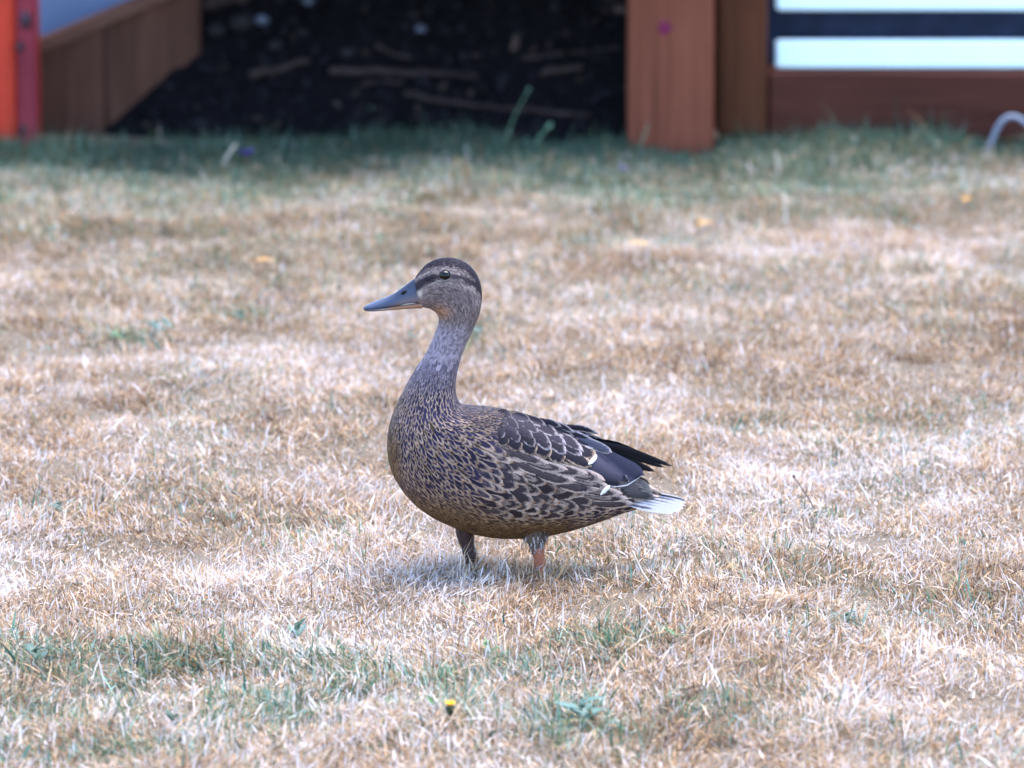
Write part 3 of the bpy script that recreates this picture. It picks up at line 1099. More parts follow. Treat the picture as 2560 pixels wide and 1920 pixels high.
def placed_feather(name, parent, path, wpx, core, edge, par, lay, side=1, nu_=7, nv_=12, ymax=-14, asym=0.0):
    """feather whose shaft follows a profile path (pixels), lying on the flank, lay = pixels proud of the body"""
    pp = smooth_path(np.array(path, float), nv_)
    tan = np.gradient(pp, axis=0); tan /= np.linalg.norm(tan, axis=1)[:, None]
    nor = np.stack([-tan[:, 1], tan[:, 0]], 1)
    vs = np.linspace(0, 1, nv_); us = np.linspace(-1, 1, nu_)
    w = shape_w(vs, par[2])
    gp_ = pp[:, None, :] + nor[:, None, :] * (us[None, :, None] + asym) * (w * wpx * 0.5)[:, None, None]
    Yp = depth(gp_[..., 0], gp_[..., 1]).reshape(nv_, nu_)
    Yp = np.minimum(Yp, ymax)
    Yp = Yp - lay * np.clip((gp_[..., 0] - 1228) / 150, 0.03, 1) - 2.0 * vs[:, None] + 2.5 * us[None, :] ** 2
    for _ in range(2):
        Yp[1:-1] = 0.25 * Yp[:-2] + 0.5 * Yp[1:-1] + 0.25 * Yp[2:]
    grid = W3a(gp_[..., 0], gp_[..., 1], Yp * side)
    uvs = np.zeros((nv_, nu_, 3))
    uvs[..., 0] = us[None] * w[:, None]; uvs[..., 1] = vs[:, None]
    one = FeatherSet()
    one.add(grid, uvs, core, edge, par)
    return one.build(name, parent)


DK = np.array([0.016, 0.013, 0.019]); BF = np.array([0.34, 0.24, 0.175]); PALE = np.array([0.38, 0.32, 0.33])


def build_wing(side):
    # folded wing base: an offset patch of the flank
    px_ = np.linspace(1205, 1600, 36)
    top = np.interp(px_, [1205, 1240, 1300, 1400, 1470, 1540, 1600], [1045, 1032, 1040, 1066, 1104, 1140, 1172])
    bot = np.interp(px_, [1205, 1240, 1300, 1360, 1440, 1500, 1560, 1600], [1060, 1083, 1108, 1128, 1152, 1178, 1194, 1180])
    g_ = np.zeros((36, 10, 2))
    for q in range(10):
        g_[:, q, 0] = px_; g_[:, q, 1] = top + (bot - top) * q / 9
    Yp = np.minimum(depth(g_[..., 0], g_[..., 1]).reshape(36, 10), -10)
    bul = (np.sin(np.linspace(0, np.pi, 10))[None] * 5 + 0.5) * np.clip((px_[:, None] - 1215) / 100, -0.4, 1)
    out = W3a(g_[..., 0], g_[..., 1], (Yp - bul) * side).reshape(-1, 3)
    inn = W3a(g_[..., 0], g_[..., 1], (Yp + 6) * side).reshape(-1, 3)
    f = []
    for a in range(35):
        for q in range(9):
            i0 = a * 10 + q
            f.append((i0, i0 + 1, i0 + 11, i0 + 10)); f.append((360 + i0, 360 + i0 + 10, 360 + i0 + 11, 360 + i0 + 1))
    for a in range(35):
        for q in (0, 9):
            i0 = a * 10 + q
            f.append((i0, i0 + 10, 370 + i0, 360 + i0))
    for q in range(9):
        f.append((q, 360 + q, 361 + q, q + 1)); i0 = 350 + q
        f.append((i0, i0 + 1, 361 + i0, 360 + i0))
    w = mk('wing', np.concatenate([out, inn]) - DO, f, M_SKIN, duck, True)
    a = w.data.attributes.new('tint', 'FLOAT_COLOR', 'POINT')
    a.data.foreach_set('color', np.tile(np.array([0.05, 0.042, 0.045, 1], np.float32), 720))
    if side < 0:
        pass
    # primaries: long black points over the rump
    for k, (tx, ty, rx, ry) in enumerate(((1637, 1176, 1500, 1132), (1662, 1166, 1490, 1112), (1681, 1162, 1480, 1100))):
        if side < 0:
            tx, ty = tx - 45, ty - 8
        placed_feather('primary_feather', w, [(rx, ry), ((rx + tx) / 2, (ry + ty) / 2 - 5), (tx, ty)], (24, 21, 20)[k],
                       np.array([0.010, 0.009, 0.011]), np.array([0.022, 0.02, 0.022]), (0.10, 0, 0.08), 3 + 2 * k, side, ymax=-12)
    # secondaries: smooth grey block
    for k in range(6):
        f_ = k / 5
        rx, ry = 1460 + 14 * f_, 1168 - 52 * f_
        tx, ty = 1572 + 38 * f_, 1197 - 14 * f_
        g0 = np.array([0.022, 0.020, 0.030]) * (0.55 + 2.0 * f_)
        placed_feather('secondary_feather', w, [(rx, ry), ((rx + tx) / 2, (ry + ty) / 2 - 3 + 2 * f_), (tx, ty)], 34, g0, g0 * 1.25 if k else np.array([0.4, 0.4, 0.44]),
                       (0.06, 0, 0.72), 5 + 1.1 * k, side)
    # tertials: long dark with pale edges, and pale top one
    TER = [([(1380, 1098), (1430, 1120), (1478, 1150)], 30, DK), ([(1385, 1082), (1440, 1104), (1490, 1132)], 30, DK),
           ([(1385, 1068), (1445, 1088), (1500, 1112)], 26, DK * 1.3), ([(1440, 1088), (1490, 1108), (1530, 1126)], 24, np.array([0.09, 0.085, 0.115]))]
    for k, (pa, wp, co) in enumerate(TER):
        placed_feather('tertial_feather', w, pa, wp, co, PALE if k > 1 else BF, (0.20, 0, 0.6), 11 + 1.5 * k, side)
    # white marks at the front corners of the speculum
    for pa in ([(1470, 1142), (1480, 1136), (1492, 1128)], [(1500, 1216), (1511, 1206), (1524, 1196)]):
        placed_feather('white_bar_feather', w, pa, 10, np.array([0.6, 0.6, 0.6]), np.array([0.65, 0.65, 0.65]), (0.2, 0, 0.6), 19, side)
    placed_feather('white_bar_feather', w, [(1528, 1201), (1566, 1203), (1590, 1194), (1607, 1181)], 3.2, np.array([0.26, 0.26, 0.29]), np.array([0.3, 0.3, 0.33]), (0.2, 0, 0.5), 12, side)
    # lower row of dark coverts with buff crescents
    for k in range(7):
        f_ = k / 6
        x0, y0 = 1236 + 180 * f_, 1054 + 50 * f_
        ang = math.radians(54 - 24 * f_ + rng.uniform(-5, 5))
        L = 46 + 34 * f_
        x1, y1 = x0 + L * math.cos(ang), y0 + L * math.sin(ang)
        placed_feather('covert_feather', w, [(x0, y0), ((x0 + x1) / 2 + 5, (y0 + y1) / 2 - 4), (x1, y1)], 38 + 10 * f_, DK * rng.uniform(0.6, 1.1), BF * rng.uniform(0.7, 1.0),
                       (0.10 + 0.06 * rng.random(), 0, 0.45), 14 - 0.9 * k, side)
    # second covert row tucked above
    for k in range(6):
        f_ = k / 5
        x0, y0 = 1232 + 150 * f_, 1042 + 36 * f_
        ang = math.radians(46 - 18 * f_ + rng.uniform(-5, 5))
        L = 40 + 46 * f_
        x1, y1 = x0 + L * math.cos(ang), y0 + L * math.sin(ang)
        placed_feather('covert_feather', w, [(x0, y0), ((x0 + x1) / 2 + 5, (y0 + y1) / 2 - 5), (x1, y1)], 28 + 4 * f_, DK * rng.uniform(0.8, 1.4), PALE * (0.55 + 0.35 * f_) * rng.uniform(0.8, 1.05),
                       (0.12 + 0.08 * f_, 0, 0.4), 17 - 0.9 * k, side)
    # scapulars: short and dark at the shoulder, long with pale edges behind
    for row in range(3 if side > 0 else 2):
        for k in range(6):
            f_ = (k + rng.uniform(-0.25, 0.25)) / 5
            x0, y0 = 1222 + 170 * f_ + row * 9, 1040 + 36 * f_ - row * 8
            ang = math.radians(30 - 4 * f_ - 5 * row + rng.uniform(-4, 4))
            L = (34 + 50 * f_) * rng.uniform(0.9, 1.1)
            x1, y1 = x0 + L * math.cos(ang), y0 + L * math.sin(ang)
            ed = PALE * (0.30 + 0.6 * max(0, f_)) * rng.uniform(0.75, 1.05)
            placed_feather('scapular_feather', w, [(x0, y0), ((x0 + x1) / 2 + 3, (y0 + y1) / 2 - 4), (x1, y1)], 20 - 2 * row, DK * rng.uniform(0.9, 1.8), ed,
                           (0.16 + 0.08 * f_, 0, 0.35), 19 + 1.5 * row - 0.9 * k, side, nu_=5, nv_=9, ymax=-4)
    return w


build_wing(1)
build_wing(-1)

# pale flank feathers overlapping the wing edge
for k, (pa, wp) in enumerate((([(1262, 1098), (1320, 1120), (1372, 1136)], 24), ([(1300, 1118), (1362, 1140), (1420, 1152)], 26), ([(1350, 1136), (1412, 1152), (1470, 1166)], 28),
                              ([(1400, 1150), (1460, 1168), (1512, 1186)], 32), ([(1330, 1150), (1390, 1172), (1440, 1180)], 28), ([(1420, 1170), (1470, 1186), (1524, 1206)], 30),
                              ([(1380, 1176), (1440, 1196), (1500, 1204)], 28), ([(1440, 1196), (1500, 1212), (1556, 1222)], 28), ([(1280, 1126), (1330, 1148), (1376, 1160)], 24),
                              ([(1460, 1216), (1515, 1228), (1570, 1236)], 26), ([(1480, 1240), (1530, 1246), (1585, 1250)], 24))):
    for side in (1, -1):
        placed_feather('long_flank_feather', duck, pa, wp, np.array([0.035, 0.026, 0.030]), np.array([0.38, 0.29, 0.25]) * (0.8 + 0.03 * k),
                       (0.34, 0.55 if k % 2 else 0.1, 0.45), 9 - 0.5 * k, side)

# tail
o_tail = fast_mesh('tail', *(lambda g: (g[0] - DO, g[1]))((
    np.concatenate([W3a(np.array([1555, 1600, 1640, 1600]), np.array([1222, 1212, 1226, 1258]), np.array([0, yy, 0, yy])) for yy in (-40, 40)]),
    np.array([(0, 1, 2), (0, 2, 3), (4, 6, 5), (4, 7, 6)]))), M_SKIN, np.full((8, 3), 0.12))
o_tail.parent = duck
WH = np.array([0.30, 0.295, 0.325])
tips = [(1714, 1250, 0, 1226, 2), (1715, 1254, 14, 1232, 12), (1713, 1258, 26, 1237, 22), (1709, 1263, 36, 1242, 30), (1702, 1267, 44, 1246, 38), (1684, 1270, 50, 1250, 44)]
for side in (1, -1):
    for k, (tx, ty, ty_, ry, ryp) in enumerate(tips):
        nv_, nu_ = 10, 5
        vs = np.linspace(0, 1, nv_); us = np.linspace(-1, 1, nu_)
        w_ = shape_w(vs, 0.5) * 11
        sx_ = 1566 + (tx - 1566) * vs
        sy_ = ry + (ty - ry) * vs
        syp = -(ryp + (ty_ - ryp) * vs)
        gx_ = np.repeat(sx_[:, None], nu_, 1)
        gy_ = sy_[:, None] + us[None] * w_[:, None] * 0.62
        gyp = syp[:, None] - us[None] * w_[:, None] * 0.8 - k * 1.2
        grid = W3a(gx_, gy_, gyp * side)
        uvs = np.zeros((nv_, nu_, 3)); uvs[..., 0] = us[None] * shape_w(vs, 0.5)[:, None]; uvs[..., 1] = vs[:, None]
        one = FeatherSet()
        one.add(grid, uvs, np.array([0.055, 0.052, 0.07]), WH, (0.22 + 0.09 * k, 0, 0.25))
        one.build('tail_feather', o_tail)
for k in range(5):
    for side in (1, -1):
        placed_feather('tail_covert_feather', o_tail, [(1540 + 6 * k, 1190 + 8 * k), (1580 + 5 * k, 1200 + 7 * k), (1624 + 3 * k, 1212 + 6 * k)], 24,
                       np.array([0.045, 0.040, 0.042]), np.array([0.14, 0.12, 0.11]), (0.25, 0, 0.5), 6, side, ymax=-10 - 5 * k)

# bill: upper and lower mandible lofts
BL = [  # top x,y  bottom x,y  half width
    (1040, 694, 1053, 758, 21), (1028, 702, 1044, 757, 21), (1010, 716, 1022, 758, 20), (985, 734, 996, 763, 20), (960, 745, 968, 768, 22),
    (938, 753, 944, 771, 24), (922, 760, 926, 773, 23), (912, 765, 914, 774, 17), (908, 769, 909, 774, 7)]
BL = np.array(BL, float)
tt = np.linspace(0, 8, 41)
B5 = np.stack([np.interp(tt, np.arange(9), BL[:, k]) for k in range(5)], 1)
for _ in range(3):
    B5[1:-1] = 0.25 * B5[:-2] + 0.5 * B5[1:-1] + 0.25 * B5[2:]
nb = 28
pv, pt_, pc = [], [], []
for r_ in range(41):
    for k in range(nb):
        t = 2 * math.pi * k / nb
        cA = math.cos(t); sA = math.sin(t)
        if cA < 0: cA = -abs(cA) ** 0.45                      # flat underside
        mx_ = 0.5 * (B5[r_, 0] + B5[r_, 2]); my_ = 0.5 * (B5[r_, 1] + B5[r_, 3])
        axx = 0.5 * (B5[r_, 0] - B5[r_, 2]); ayy = 0.5 * (B5[r_, 1] - B5[r_, 3])
        wprof = B5[r_, 4] * (0.72 + 0.28 * (1 - cA) / 2) * sA
        px, py = mx_ + axx * cA, my_ + ayy * cA
        pv.append(W3(px, py, -wprof))
        e_ = sstep(0.1, -0.75, cA) * sstep(960, 1010, px)
        base = np.array([0.036, 0.046, 0.085]) * (1 - 0.45 * sstep(0.0, 0.9, cA) * sstep(960, 1000, px))
        base = base * (1 - 0.6 * sstep(925, 912, px))
        pc.append(base * (1 - e_) + np.array([0.145, 0.115, 0.135]) * e_)
pv = np.array(pv); pc = np.array(pc)
tr_ = []
for r_ in range(40):
    for k in range(nb):
        k2 = (k + 1) % nb
        tr_ += [(r_ * nb + k, r_ * nb + k2, (r_ + 1) * nb + k2), (r_ * nb + k, (r_ + 1) * nb + k2, (r_ + 1) * nb + k)]
pv = np.concatenate([pv, pv[-nb:].mean(0)[None]]); pc = np.concatenate([pc, pc[-1:]])
tr_ += [(40 * nb + k, 40 * nb + (k + 1) % nb, 41 * nb) for k in range(nb)]
bill = fast_mesh('bill', pv - DO, np.array(tr_), M_BILL, pc, smooth=True)
bill.parent = duck
# nostrils
for side in (1, -1):
    v, f = [], []
    for i in range(5):
        th = math.pi * i / 4
        for k in range(10):
            t = 2 * math.pi * k / 10
            a_, b_ = 9.0 * math.sin(th) * math.cos(t), 5.2 * math.sin(th) * math.sin(t)
            v.append(W3(1010.5 + a_ * 0.86 + b_ * 0.3, 729 - a_ * 0.45 + b_, (-14.2 + 2.6 * math.cos(th)) * side))
    for i in range(4):
        for k in range(10):
            k2 = (k + 1) % 10
            f.append((i * 10 + k, i * 10 + 10 + k, i * 10 + 10 + k2, i * 10 + k2))
    mk('nostril', v, f, M_NOSTRIL, bill, True, DO)
# lower mandible, a thin orange edged strip
lm = []
for (xx, ya, yb_, hw) in ((1056, 757, 769, 19), (1040, 759, 769, 18), (1010, 763, 771, 16), (985, 766, 773, 16), (960, 769, 775, 18), (935, 771, 776.5, 18), (918, 773, 777, 13), (911, 774, 776, 5)):
    lm.append([W3(xx, ya, -hw), W3(xx, yb_, -hw * 0.7), W3(xx, yb_ + 0.5, 0), W3(xx, yb_, hw * 0.7), W3(xx, ya, hw), W3(xx, ya - 1, 0)])
lm = np.array(lm)
tr_ = []
for r_ in range(7):
    for k in range(6):
        k2 = (k + 1) % 6
        tr_ += [(r_ * 6 + k, r_ * 6 + k2, r_ * 6 + 6 + k2), (r_ * 6 + k, r_ * 6 + 6 + k2, r_ * 6 + 6 + k)]
lc = np.repeat(np.array([[0.26, 0.13, 0.075]] * 4 + [[0.25, 0.18, 0.16]] + [[0.1, 0.11, 0.15]] * 3), 6, 0)
o_ = fast_mesh('lower_mandible', lm.reshape(-1, 3) - DO, np.array(tr_), M_BILL, lc, smooth=True)
o_.parent = duck

# eyes
M_LID = plain_mat('pale_lid', (0.075, 0.06, 0.058), 0.8, 0.6, 400)
for side in (1, -1):
    yy = float(depth([1113], [681.5])[0])
    c = W3(1113, 681.5, (yy + 5.0) * side)
    R_ = 13.4 / PXM
    v, f = [], []
    for i in range(13):
        th = math.pi * i / 12
        for k in range(20):
            t = 2 * math.pi * k / 20
            v.append(c + R_ * np.array([math.sin(th) * math.cos(t) * 1.06, math.cos(th) * 1.0, math.sin(th) * math.sin(t) * 0.94]))
    for i in range(12):
        for k in range(20):
            k2 = (k + 1) % 20
            f.append((i * 20 + k, i * 20 + 20 + k, i * 20 + 20 + k2, i * 20 + k2))
    mk('eye', v, f, M_EYE, duck, True, DO)
    # pale eyelid rim
    ring = []
    for t in np.linspace(0, 2 * math.pi, 29):
        q = (1113 + 15.0 * math.cos(t), 681.5 - 13.6 * math.sin(t))
        ring.append(W3(q[0], q[1], (float(depth([q[0]], [q[1]])[0]) - 0.4) * side))
    v, f = tube_vf(np.array(ring), 1.2 / PXM, 6)
    mk('eyelid', v, f, M_LID, duck, True, DO)


# legs
def leg(side, path, rads, mat, ftint, toe_len=0.052, lbl=None):
    yp = -46 if side > 0 else 22
    pts = np.array([W3(px, py, yp) for px, py in path])
    gz = float(H(pts[-1][0], pts[-1][1]))
    pts[-1][2] = gz + 0.002
    P = smooth_path(pts, 16)
    rr = np.interp(np.linspace(0, 1, 16), np.linspace(0, 1, len(rads)), np.array(rads) / PXM)
    v, f = tube_vf(P, rr, 12)
    lg = mk('leg', v, f, mat, duck, True, DO)
    if lbl: lg['label'] = lbl
    # webbed foot: three toes with a web between, hind toe
    A = P[-1] + np.array([0.002, 0, -0.003])
    fv, ff = [], []
    angs = (-0.45, 0.0, 0.45)
    for a_ in angs:
        d = np.array([-math.cos(a_), math.sin(a_), 0])
        L = toe_len * (1.0 if a_ == 0 else 0.9)
        tp = [A + np.array([0, 0, 0.003]), A + d * L * 0.35 + np.array([0, 0, 0.002]), A + d * L * 0.7, A + d * L + np.array([0, 0, -0.002])]
        v, f = tube_vf(smooth_path(tp, 8), np.linspace(0.0035, 0.0014, 8), 7)
        n0 = len(fv)
        fv += list(v); ff += [tuple(i + n0 for i in q) for q in f]
    for a_, b_ in ((-0.45, 0.0), (0.0, 0.45)):
        n0 = len(fv)
        mvals = [(a_ + (b_ - a_) * q / 4) for q in range(5)]
        top = [A + np.array([0, 0, 0.002])]
        for q, m_ in enumerate(mvals):
            d = np.array([-math.cos(m_), math.sin(m_), 0])
            top.append(A + d * toe_len * (0.9 - 0.12 * math.sin(math.pi * q / 4)))
        fv += top + [p_ - np.array([0, 0, 0.0015]) for p_ in top]
        for q in range(4):
            ff += [(n0, n0 + 1 + q, n0 + 2 + q), (n0 + 6, n0 + 8 + q, n0 + 7 + q), (n0 + 1 + q, n0 + 7 + q, n0 + 8 + q, n0 + 2 + q)]
    d = np.array([1, 0, 0.15])
    v, f = tube_vf(smooth_path([A + np.array([0, 0, 0.006]), A + d * 0.012, A + d * 0.02 - np.array([0, 0, 0.004])], 6), np.linspace(0.003, 0.001, 6), 6)
    n0 = len(fv)
    fv += list(v); ff += [tuple(i + n0 for i in q) for q in f]
    mk('webbed_foot', fv, ff, mat, lg, True, DO)
    # feathered thigh
    th = np.array([W3(px, py, yp * (0.9 if q < 2 else 1.0)) for q, (px, py) in enumerate(ftint)])
    P = smooth_path(th, 14)
    rr = np.interp(np.linspace(0, 1, 14), [0, 0.45, 0.8, 1], np.array([52, 36, 17, 13]) / PXM)
    v, f = tube_vf(P, rr, 18)
    t_o = fast_mesh('thigh', np.array(v) - DO, np.array([tri for q in f[:-2] for tri in ((q[0], q[1], q[2]), (q[0], q[2], q[3]))]), M_SKIN,
                    np.repeat(np.array([[0.13, 0.10, 0.085]]), len(v), 0), smooth=True)
    t_o.parent = lg
    fs2 = FeatherSet()
    for q in range(320):
        i = rng.integers(2, 13); k = rng.integers(0, 18)
        Pq = np.array(v[i * 18 + k]); N = Pq - P[i]; N /= np.linalg.norm(N)
        F = P[min(i + 1, 13)] - P[i - 1]; F = F - N * F.dot(N); F /= np.linalg.norm(F)
        F = F + rng.normal(0, 0.15, 3)
        L = rng.uniform(12, 18) / PXM
        cw = np.array([0.40, 0.37, 0.38]) if side > 0 and i > 6 and rng.random() < 0.6 else np.array([0.10, 0.075, 0.065])
        cw = cw * rng.uniform(0.55, 1.1)
        loose_feather(fs2, Pq, F, N, L, L * 0.3, cw * 0.85, cw, (0.5, 0, 0.2), lift=0.0012)
    o2 = fs2.build('thigh_plumage', lg)
    o2['kind'] = 'stuff'


leg(1, [(1342, 1340), (1345, 1366), (1348, 1395), (1350, 1425), (1351, 1444)], [15, 17, 13.5, 13, 15], M_LEG,
    [(1338, 1288), (1338, 1318), (1341, 1350), (1345, 1370)], lbl='orange pink leg')
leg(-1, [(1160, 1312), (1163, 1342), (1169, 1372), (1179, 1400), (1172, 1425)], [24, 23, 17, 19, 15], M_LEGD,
    [(1170, 1262), (1168, 1284), (1166, 1304), (1167, 1322)], lbl='dark far leg')


# ------------------------------------------------------------------ small things in the grass
def leaf_mesh(name, parent, origin, A, d, L, Wd, col, curl=0.3, lobes=0.0):
    d = np.asarray(d, float); d /= np.linalg.norm(d)
    side = np.cross(d, np.array([0, 0, 1.0])); side /= np.linalg.norm(side) + 1e-9
    nrm = np.cross(side, d)
    v, f, c = [], [], []
    n = 9
    for i in range(n):
        t = i / (n - 1)
        w = Wd * 0.5 * (0.12 + math.sin(math.pi * min(1, t ** 0.8)) ** 0.7) * (1 + lobes * math.sin(t * 26))
        if i == n - 1: w = Wd * 0.03
        cpt = A + d * (L * t) - np.array([0, 0, 1.0]) * (curl * L * t * t)
        for u_ in (-1, -0.5, 0, 0.5, 1):
            v.append(cpt + side * (w * u_) + nrm * (0.18 * w * abs(u_)))
            c.append(np.asarray(col) * (1.25 if u_ == 0 else 1.0) * random.uniform(0.85, 1.15))
    for i in range(n - 1):
        for k in range(4):
            a = i * 5 + k
            f.append((a, a + 1, a + 6)); f.append((a, a + 6, a + 5))
    v = np.array(v) - (np.asarray(origin) if origin is not None else 0)
    o = fast_mesh(name, v, np.array(f), M_LEAF, np.array(c), smooth=True)
    if parent is not None: o.parent = parent
    elif origin is not None: o.location = origin
    return o


TEAL = (0.075, 0.14, 0.11); GREEN_ = (0.06, 0.15, 0.045); DKG = (0.04, 0.08, 0.055)
WEEDS = [
    (300, 868, 0.034, 4, GREEN_, 0.35, 'low green weed with toothed leaves amid bare straw'),
    (392, 856, 0.045, 5, TEAL, 0.3, 'wider bluish green weed next to the low toothed weed'),
    (602, 812, 0.036, 4, TEAL, 0.9, 'upright dark teal weed sprig in front of the soil bank lawn'),
    (1196, 850, 0.030, 4, DKG, 0.5, 'dark green weed tuft right behind the duck neck'),
    (1030, 858, 0.026, 3, DKG, 0.4, 'tiny dark weed just ahead of the duck throat'),
    (742, 1600, 0.034, 3, TEAL, 0.9, 'teal weed with a broad cupped leaf below the duck breast'),
    (1222, 1640, 0.028, 4, GREEN_, 1.0, 'bright green upright clover sprig in the lawn below the duck'),
    (1455, 1806, 0.055, 6, TEAL, 0.45, 'largest teal broadleaf weed lying in the straw'),
    (1082, 1812, 0.026, 2, GREEN_, 1.0, 'small vivid green leaf pair beside the yellow flower'),
    (972, 1806, 0.024, 2, (0.07, 0.11, 0.03), 0.8, 'olive green leaflet standing apart from the yellow flower'),
    (436, 1812, 0.040, 2, DKG, 1.2, 'dark oval leaf standing upright in pale straw'),
    (1685, 1632, 0.020, 3, GREEN_, 0.5, 'round dark green leaf cluster in tan grass'),
    (2115, 1592, 0.030, 3, DKG, 0.6, 'dark bluish weed under a pale forked straw'),
    (1885, 1690, 0.022, 2, (0.10, 0.10, 0.02), 0.3, 'olive yellow fallen leaf beside a dark hole'),
    (150, 1300, 0.030, 4, DKG, 0.5, 'dark green weed by a purplish twig at the lawn side'),
    (90, 1660, 0.040, 5, DKG, 0.7, 'coarse dark green tuft in the green patch'),
]
for (px, py, sz, nl, col, up, lb) in WEEDS:
    A = on_ground(px, py); A[2] = float(H(A[0], A[1])) + 0.003
    e_ = empty('weed', A)
    tag(e_, lb, 'weed', 'broadleaf weeds in the lawn')
    for k in range(nl + 2):
        an = 2 * math.pi * k / (nl + 2) + random.uniform(-0.5, 0.5) + 0.6
        leaf_mesh('leaf', e_, A, A + np.array([0, 0, 0.004 + 0.003 * k]), (math.cos(an), math.sin(an), up * random.uniform(0.7, 1.2) + 0.15),
                  sz * random.uniform(0.5, 1.0), sz * random.uniform(0.16, 0.30), col, random.uniform(0.1, 0.4), 0.12)

# yellow flower
A = on_ground(1122, 1838); A[2] = float(H(A[0], A[1]))
top = at(1125, 1766, A[1])
fl_ = empty('yellow_flower', A)
tag(fl_, 'small yellow daisy like flower on a short stem', 'flower')
M_STEM = plain_mat('stem_green', (0.06, 0.07, 0.025), 0.6)
M_YEL = plain_mat('yellow_petal', (0.75, 0.40, 0.015), 0.6, 0.15, 120)
v, f = tube_vf(smooth_path([A, (A + top) / 2 + np.array([0.002, 0, 0]), top], 8), 0.0016, 6)
mk('stem', v, f, M_STEM, fl_, True, A)
v, f = tube_vf([top + np.array([0, 0, -0.012]), top + np.array([0, 0, -0.006]), top], [0.0018, 0.0045, 0.006], 10)
mk('flower_base', v, f, plain_mat('bract_dark', (0.03, 0.035, 0.015), 0.7), fl_, True, A)
for k in range(14):
    an = 2 * math.pi * k / 14
    d = np.array([math.cos(an), math.sin(an), 0.55 + 0.2 * (k % 2)]); sd_ = np.array([-math.sin(an), math.cos(an), 0]) * 0.0018
    t0 = top + np.array([0, 0, 0.0005])
    v = [t0 - sd_ * 0.6, t0 + sd_ * 0.6, t0 + d * 0.0048 + sd_ * 0.8, t0 + d * 0.0048 - sd_ * 0.8, t0 + d * 0.0076 + np.array([0, 0, 0.001])]
    mk('petal', v, [(0, 1, 2, 3), (3, 2, 4)], M_YEL, fl_, True, A)

# fallen yellow leaves
for (px, py, sz, an, col, lb) in (
        (1745, 545, 0.040, 0.5, (0.42, 0.20, 0.03), 'orange yellow fallen leaf in the green strip before the thick post'),
        (1625, 640, 0.050, 2.9, (0.42, 0.24, 0.08), 'pale tan fallen leaf lying flat on dry lawn'),
        (638, 664, 0.040, 0.2, (0.42, 0.22, 0.06), 'ochre fallen leaf on straw below the soil bank'),
        (2412, 496, 0.032, 1.0, (0.42, 0.20, 0.03), 'small orange fallen leaf in grass before the dark beam'),
        (2558, 826, 0.034, 0.0, (0.05, 0.06, 0.16), 'dark bluish scrap half hidden in dry grass')):
    A = on_ground(px, py, 0.02); A[2] = float(H(A[0], A[1])) + 0.024
    tag(leaf_mesh('fallen_leaf', None, A, A, (math.cos(an), math.sin(an), 0.25), sz, sz * 0.5, col, 0.25, 0.1), lb, 'leaf', 'fallen leaves on the lawn')

# purple blossoms near the bank
for (px, py, sz, n_, lb) in ((615, 382, 0.020, 9, 'purple blossom clump lying at the foot of the soil bank'), (1555, 424, 0.011, 5, 'small violet blossom in the grass beside the thick post')):
    A = on_ground(px, py, 0.032); A[2] = float(H(A[0], A[1])) + 0.034
    e_ = empty('purple_blossom', A)
    tag(e_, lb, 'flower')
    for k in range(n_):
        an = 2 * math.pi * k / n_ + random.uniform(-.3, .3)
        leaf_mesh('petal', e_, A, A + np.array([random.uniform(-.006, .006), 0, 0.002 * (k % 3)]), (math.cos(an), math.sin(an), random.uniform(0.3, 1.2)),
                  sz * random.uniform(0.8, 1.2), sz * 0.7, (0.055, 0.03, 0.20), 0.2)

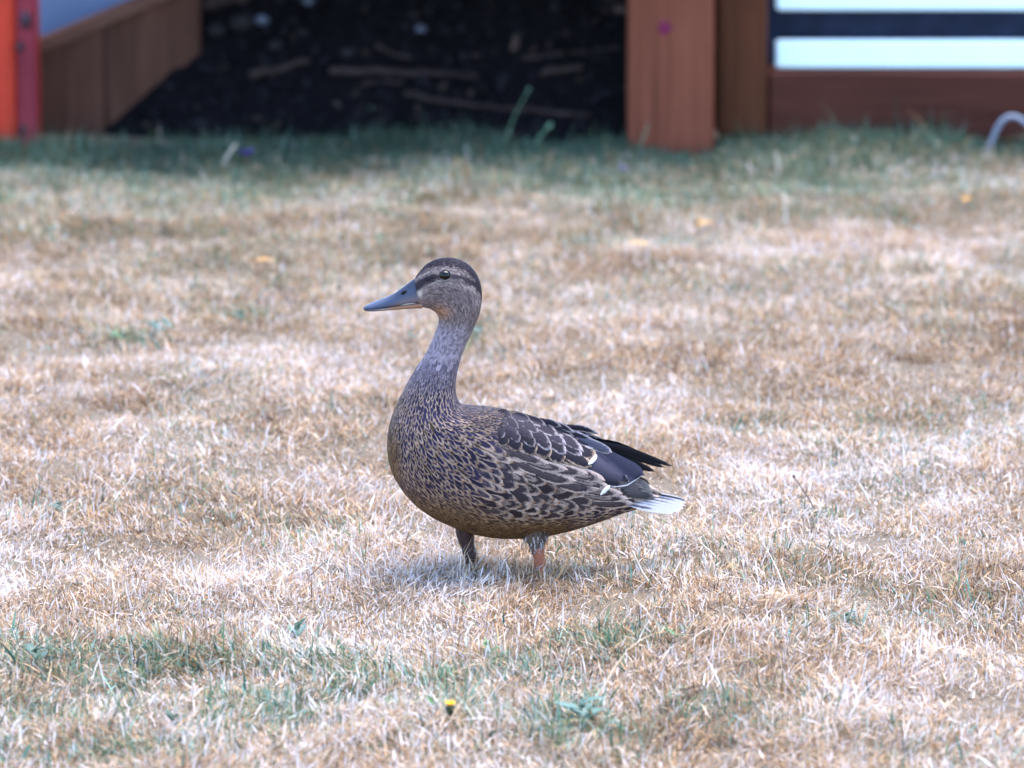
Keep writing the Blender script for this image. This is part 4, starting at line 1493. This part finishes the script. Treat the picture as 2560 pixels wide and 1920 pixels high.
# twigs and long stems
M_TWIG = plain_mat('dark_twig', (0.06, 0.045, 0.05), 0.7, 0.4, 90)
M_STRAWST = plain_mat('pale_straw', (0.56, 0.47, 0.38), 0.6, 0.2, 60)
M_GSTALK = plain_mat('green_stalk', (0.10, 0.17, 0.11), 0.6, 0.25, 60)
STEMS = [
    ('twig', [(2048, 1300), (2018, 1250), (1986, 1202)], 0.0009, M_TWIG, True, 'thin dark twig with a bud leaning from a hollow in the straw', 'twig'),
    ('twig', [(737, 782), (712, 745), (690, 718)], 0.0012, M_TWIG, True, 'fine purplish twig leaning over the straw ahead of the bill', 'twig'),
    ('twig', [(486, 824), (440, 800), (418, 786)], 0.0015, M_TWIG, False, 'short reddish twig lying beside the green weeds', 'twig'),
    ('straw_stem', [(1634, 1484), (1604, 1440), (1582, 1390)], 0.0012, M_STRAWST, False, 'pale curved straw stem below the duck tail', 'stem'),
    ('straw_stem', [(1806, 1426), (1775, 1394), (1750, 1372)], 0.0011, M_STRAWST, False, 'long straw stem slanting beyond the duck tail', 'stem'),
    ('straw_stem', [(2176, 1250), (2160, 1215), (2148, 1196)], 0.0017, M_STRAWST, False, 'broad white straw stem beside the bud twig hollow', 'stem'),
    ('straw_stem', [(2066, 1100), (2056, 1078), (2026, 1066)], 0.0012, M_STRAWST, False, 'crooked pale straw stem on open tan grass', 'stem'),
    ('straw_stem', [(430, 980), (410, 962), (372, 968)], 0.0013, M_STRAWST, False, 'bent pale straw stem arching over dry tufts', 'stem'),
    ('grass_stalk', [(1836, 1098), (1846, 1070), (1858, 1044)], 0.0017, M_GSTALK, False, 'fresh green grass stalk alone among straw behind the duck', 'stalk'),
    ('grass_stalk', [(905, 345), (915, 300), (930, 266)], 0.0022, M_GSTALK, False, 'thin green stalk standing against the dark soil', 'stalk'),
    ('grass_stalk', [(1258, 380), (1285, 300), (1320, 234)], 0.0016, M_GSTALK, True, 'tallest green seed stalk standing against the dark soil', 'stalk'),
    ('grass_stalk', [(1336, 385), (1344, 345), (1368, 318)], 0.0030, M_GSTALK, True, 'stubby green seed stalk near the thick post', 'stalk'),
    ('grass_stalk', [(1315, 340), (1330, 362), (1336, 384)], 0.0014, M_GSTALK, False, 'thin green blade forking from the stubby seed stalk', 'stalk'),
    ('grass_stalk', [(560, 420), (566, 385), (590, 352)], 0.0022, M_STRAWST, False, 'pale bent stalk in the green strip before the soil', 'stalk'),
    ('grass_stalk', [(1590, 395), (1608, 350), (1622, 312)], 0.0018, M_GSTALK, False, 'grey green stalk crossing the foot of the thick post', 'stalk'),
    ('grass_stalk', [(1952, 440), (1945, 400), (1941, 372)], 0.0022, M_STRAWST, False, 'pale upright stalk before the narrower dark timber', 'stalk'),
    ('grass_stalk', [(1966, 555), (1964, 510), (1960, 470)], 0.0028, M_STRAWST, False, 'broad pale grass stalk in the strip before the beam', 'stalk'),
    ('grass_stalk', [(2418, 478), (2408, 445), (2398, 420)], 0.0020, M_STRAWST, False, 'pale stalk rising behind the small orange leaf', 'stalk'),
]
for nm, pts, rad, mat, budd, lb, ct in STEMS:
    low = max(pts, key=lambda q: q[1])
    g0 = on_ground(*low)
    P = []
    for (px, py) in pts:
        q = at(px, py, g0[1])
        P.append(q)
    P = smooth_path(P, 10)
    P[:, 2] += float(H(g0[0], g0[1]))
    rr = np.linspace(1.0, 0.6, 10) * rad
    e_ = empty(nm, P[0])
    tag(e_, lb, ct)
    v, f = tube_vf(P, rr, 6)
    mk('stem', v, f, mat, e_, True, P[0])
    if budd:
        d = P[-1] - P[-3]; d /= np.linalg.norm(d)
        v, f = tube_vf(smooth_path([P[-1] - d * 0.002, P[-1] + d * rad * 2.5, P[-1] + d * rad * 5], 6), np.array([0.8, 1.7, 2.0, 1.8, 1.2, 0.4]) * rad, 7)
        mk('seed_head' if nm == 'grass_stalk' else 'bud', v, f, mat, e_, True, P[0])
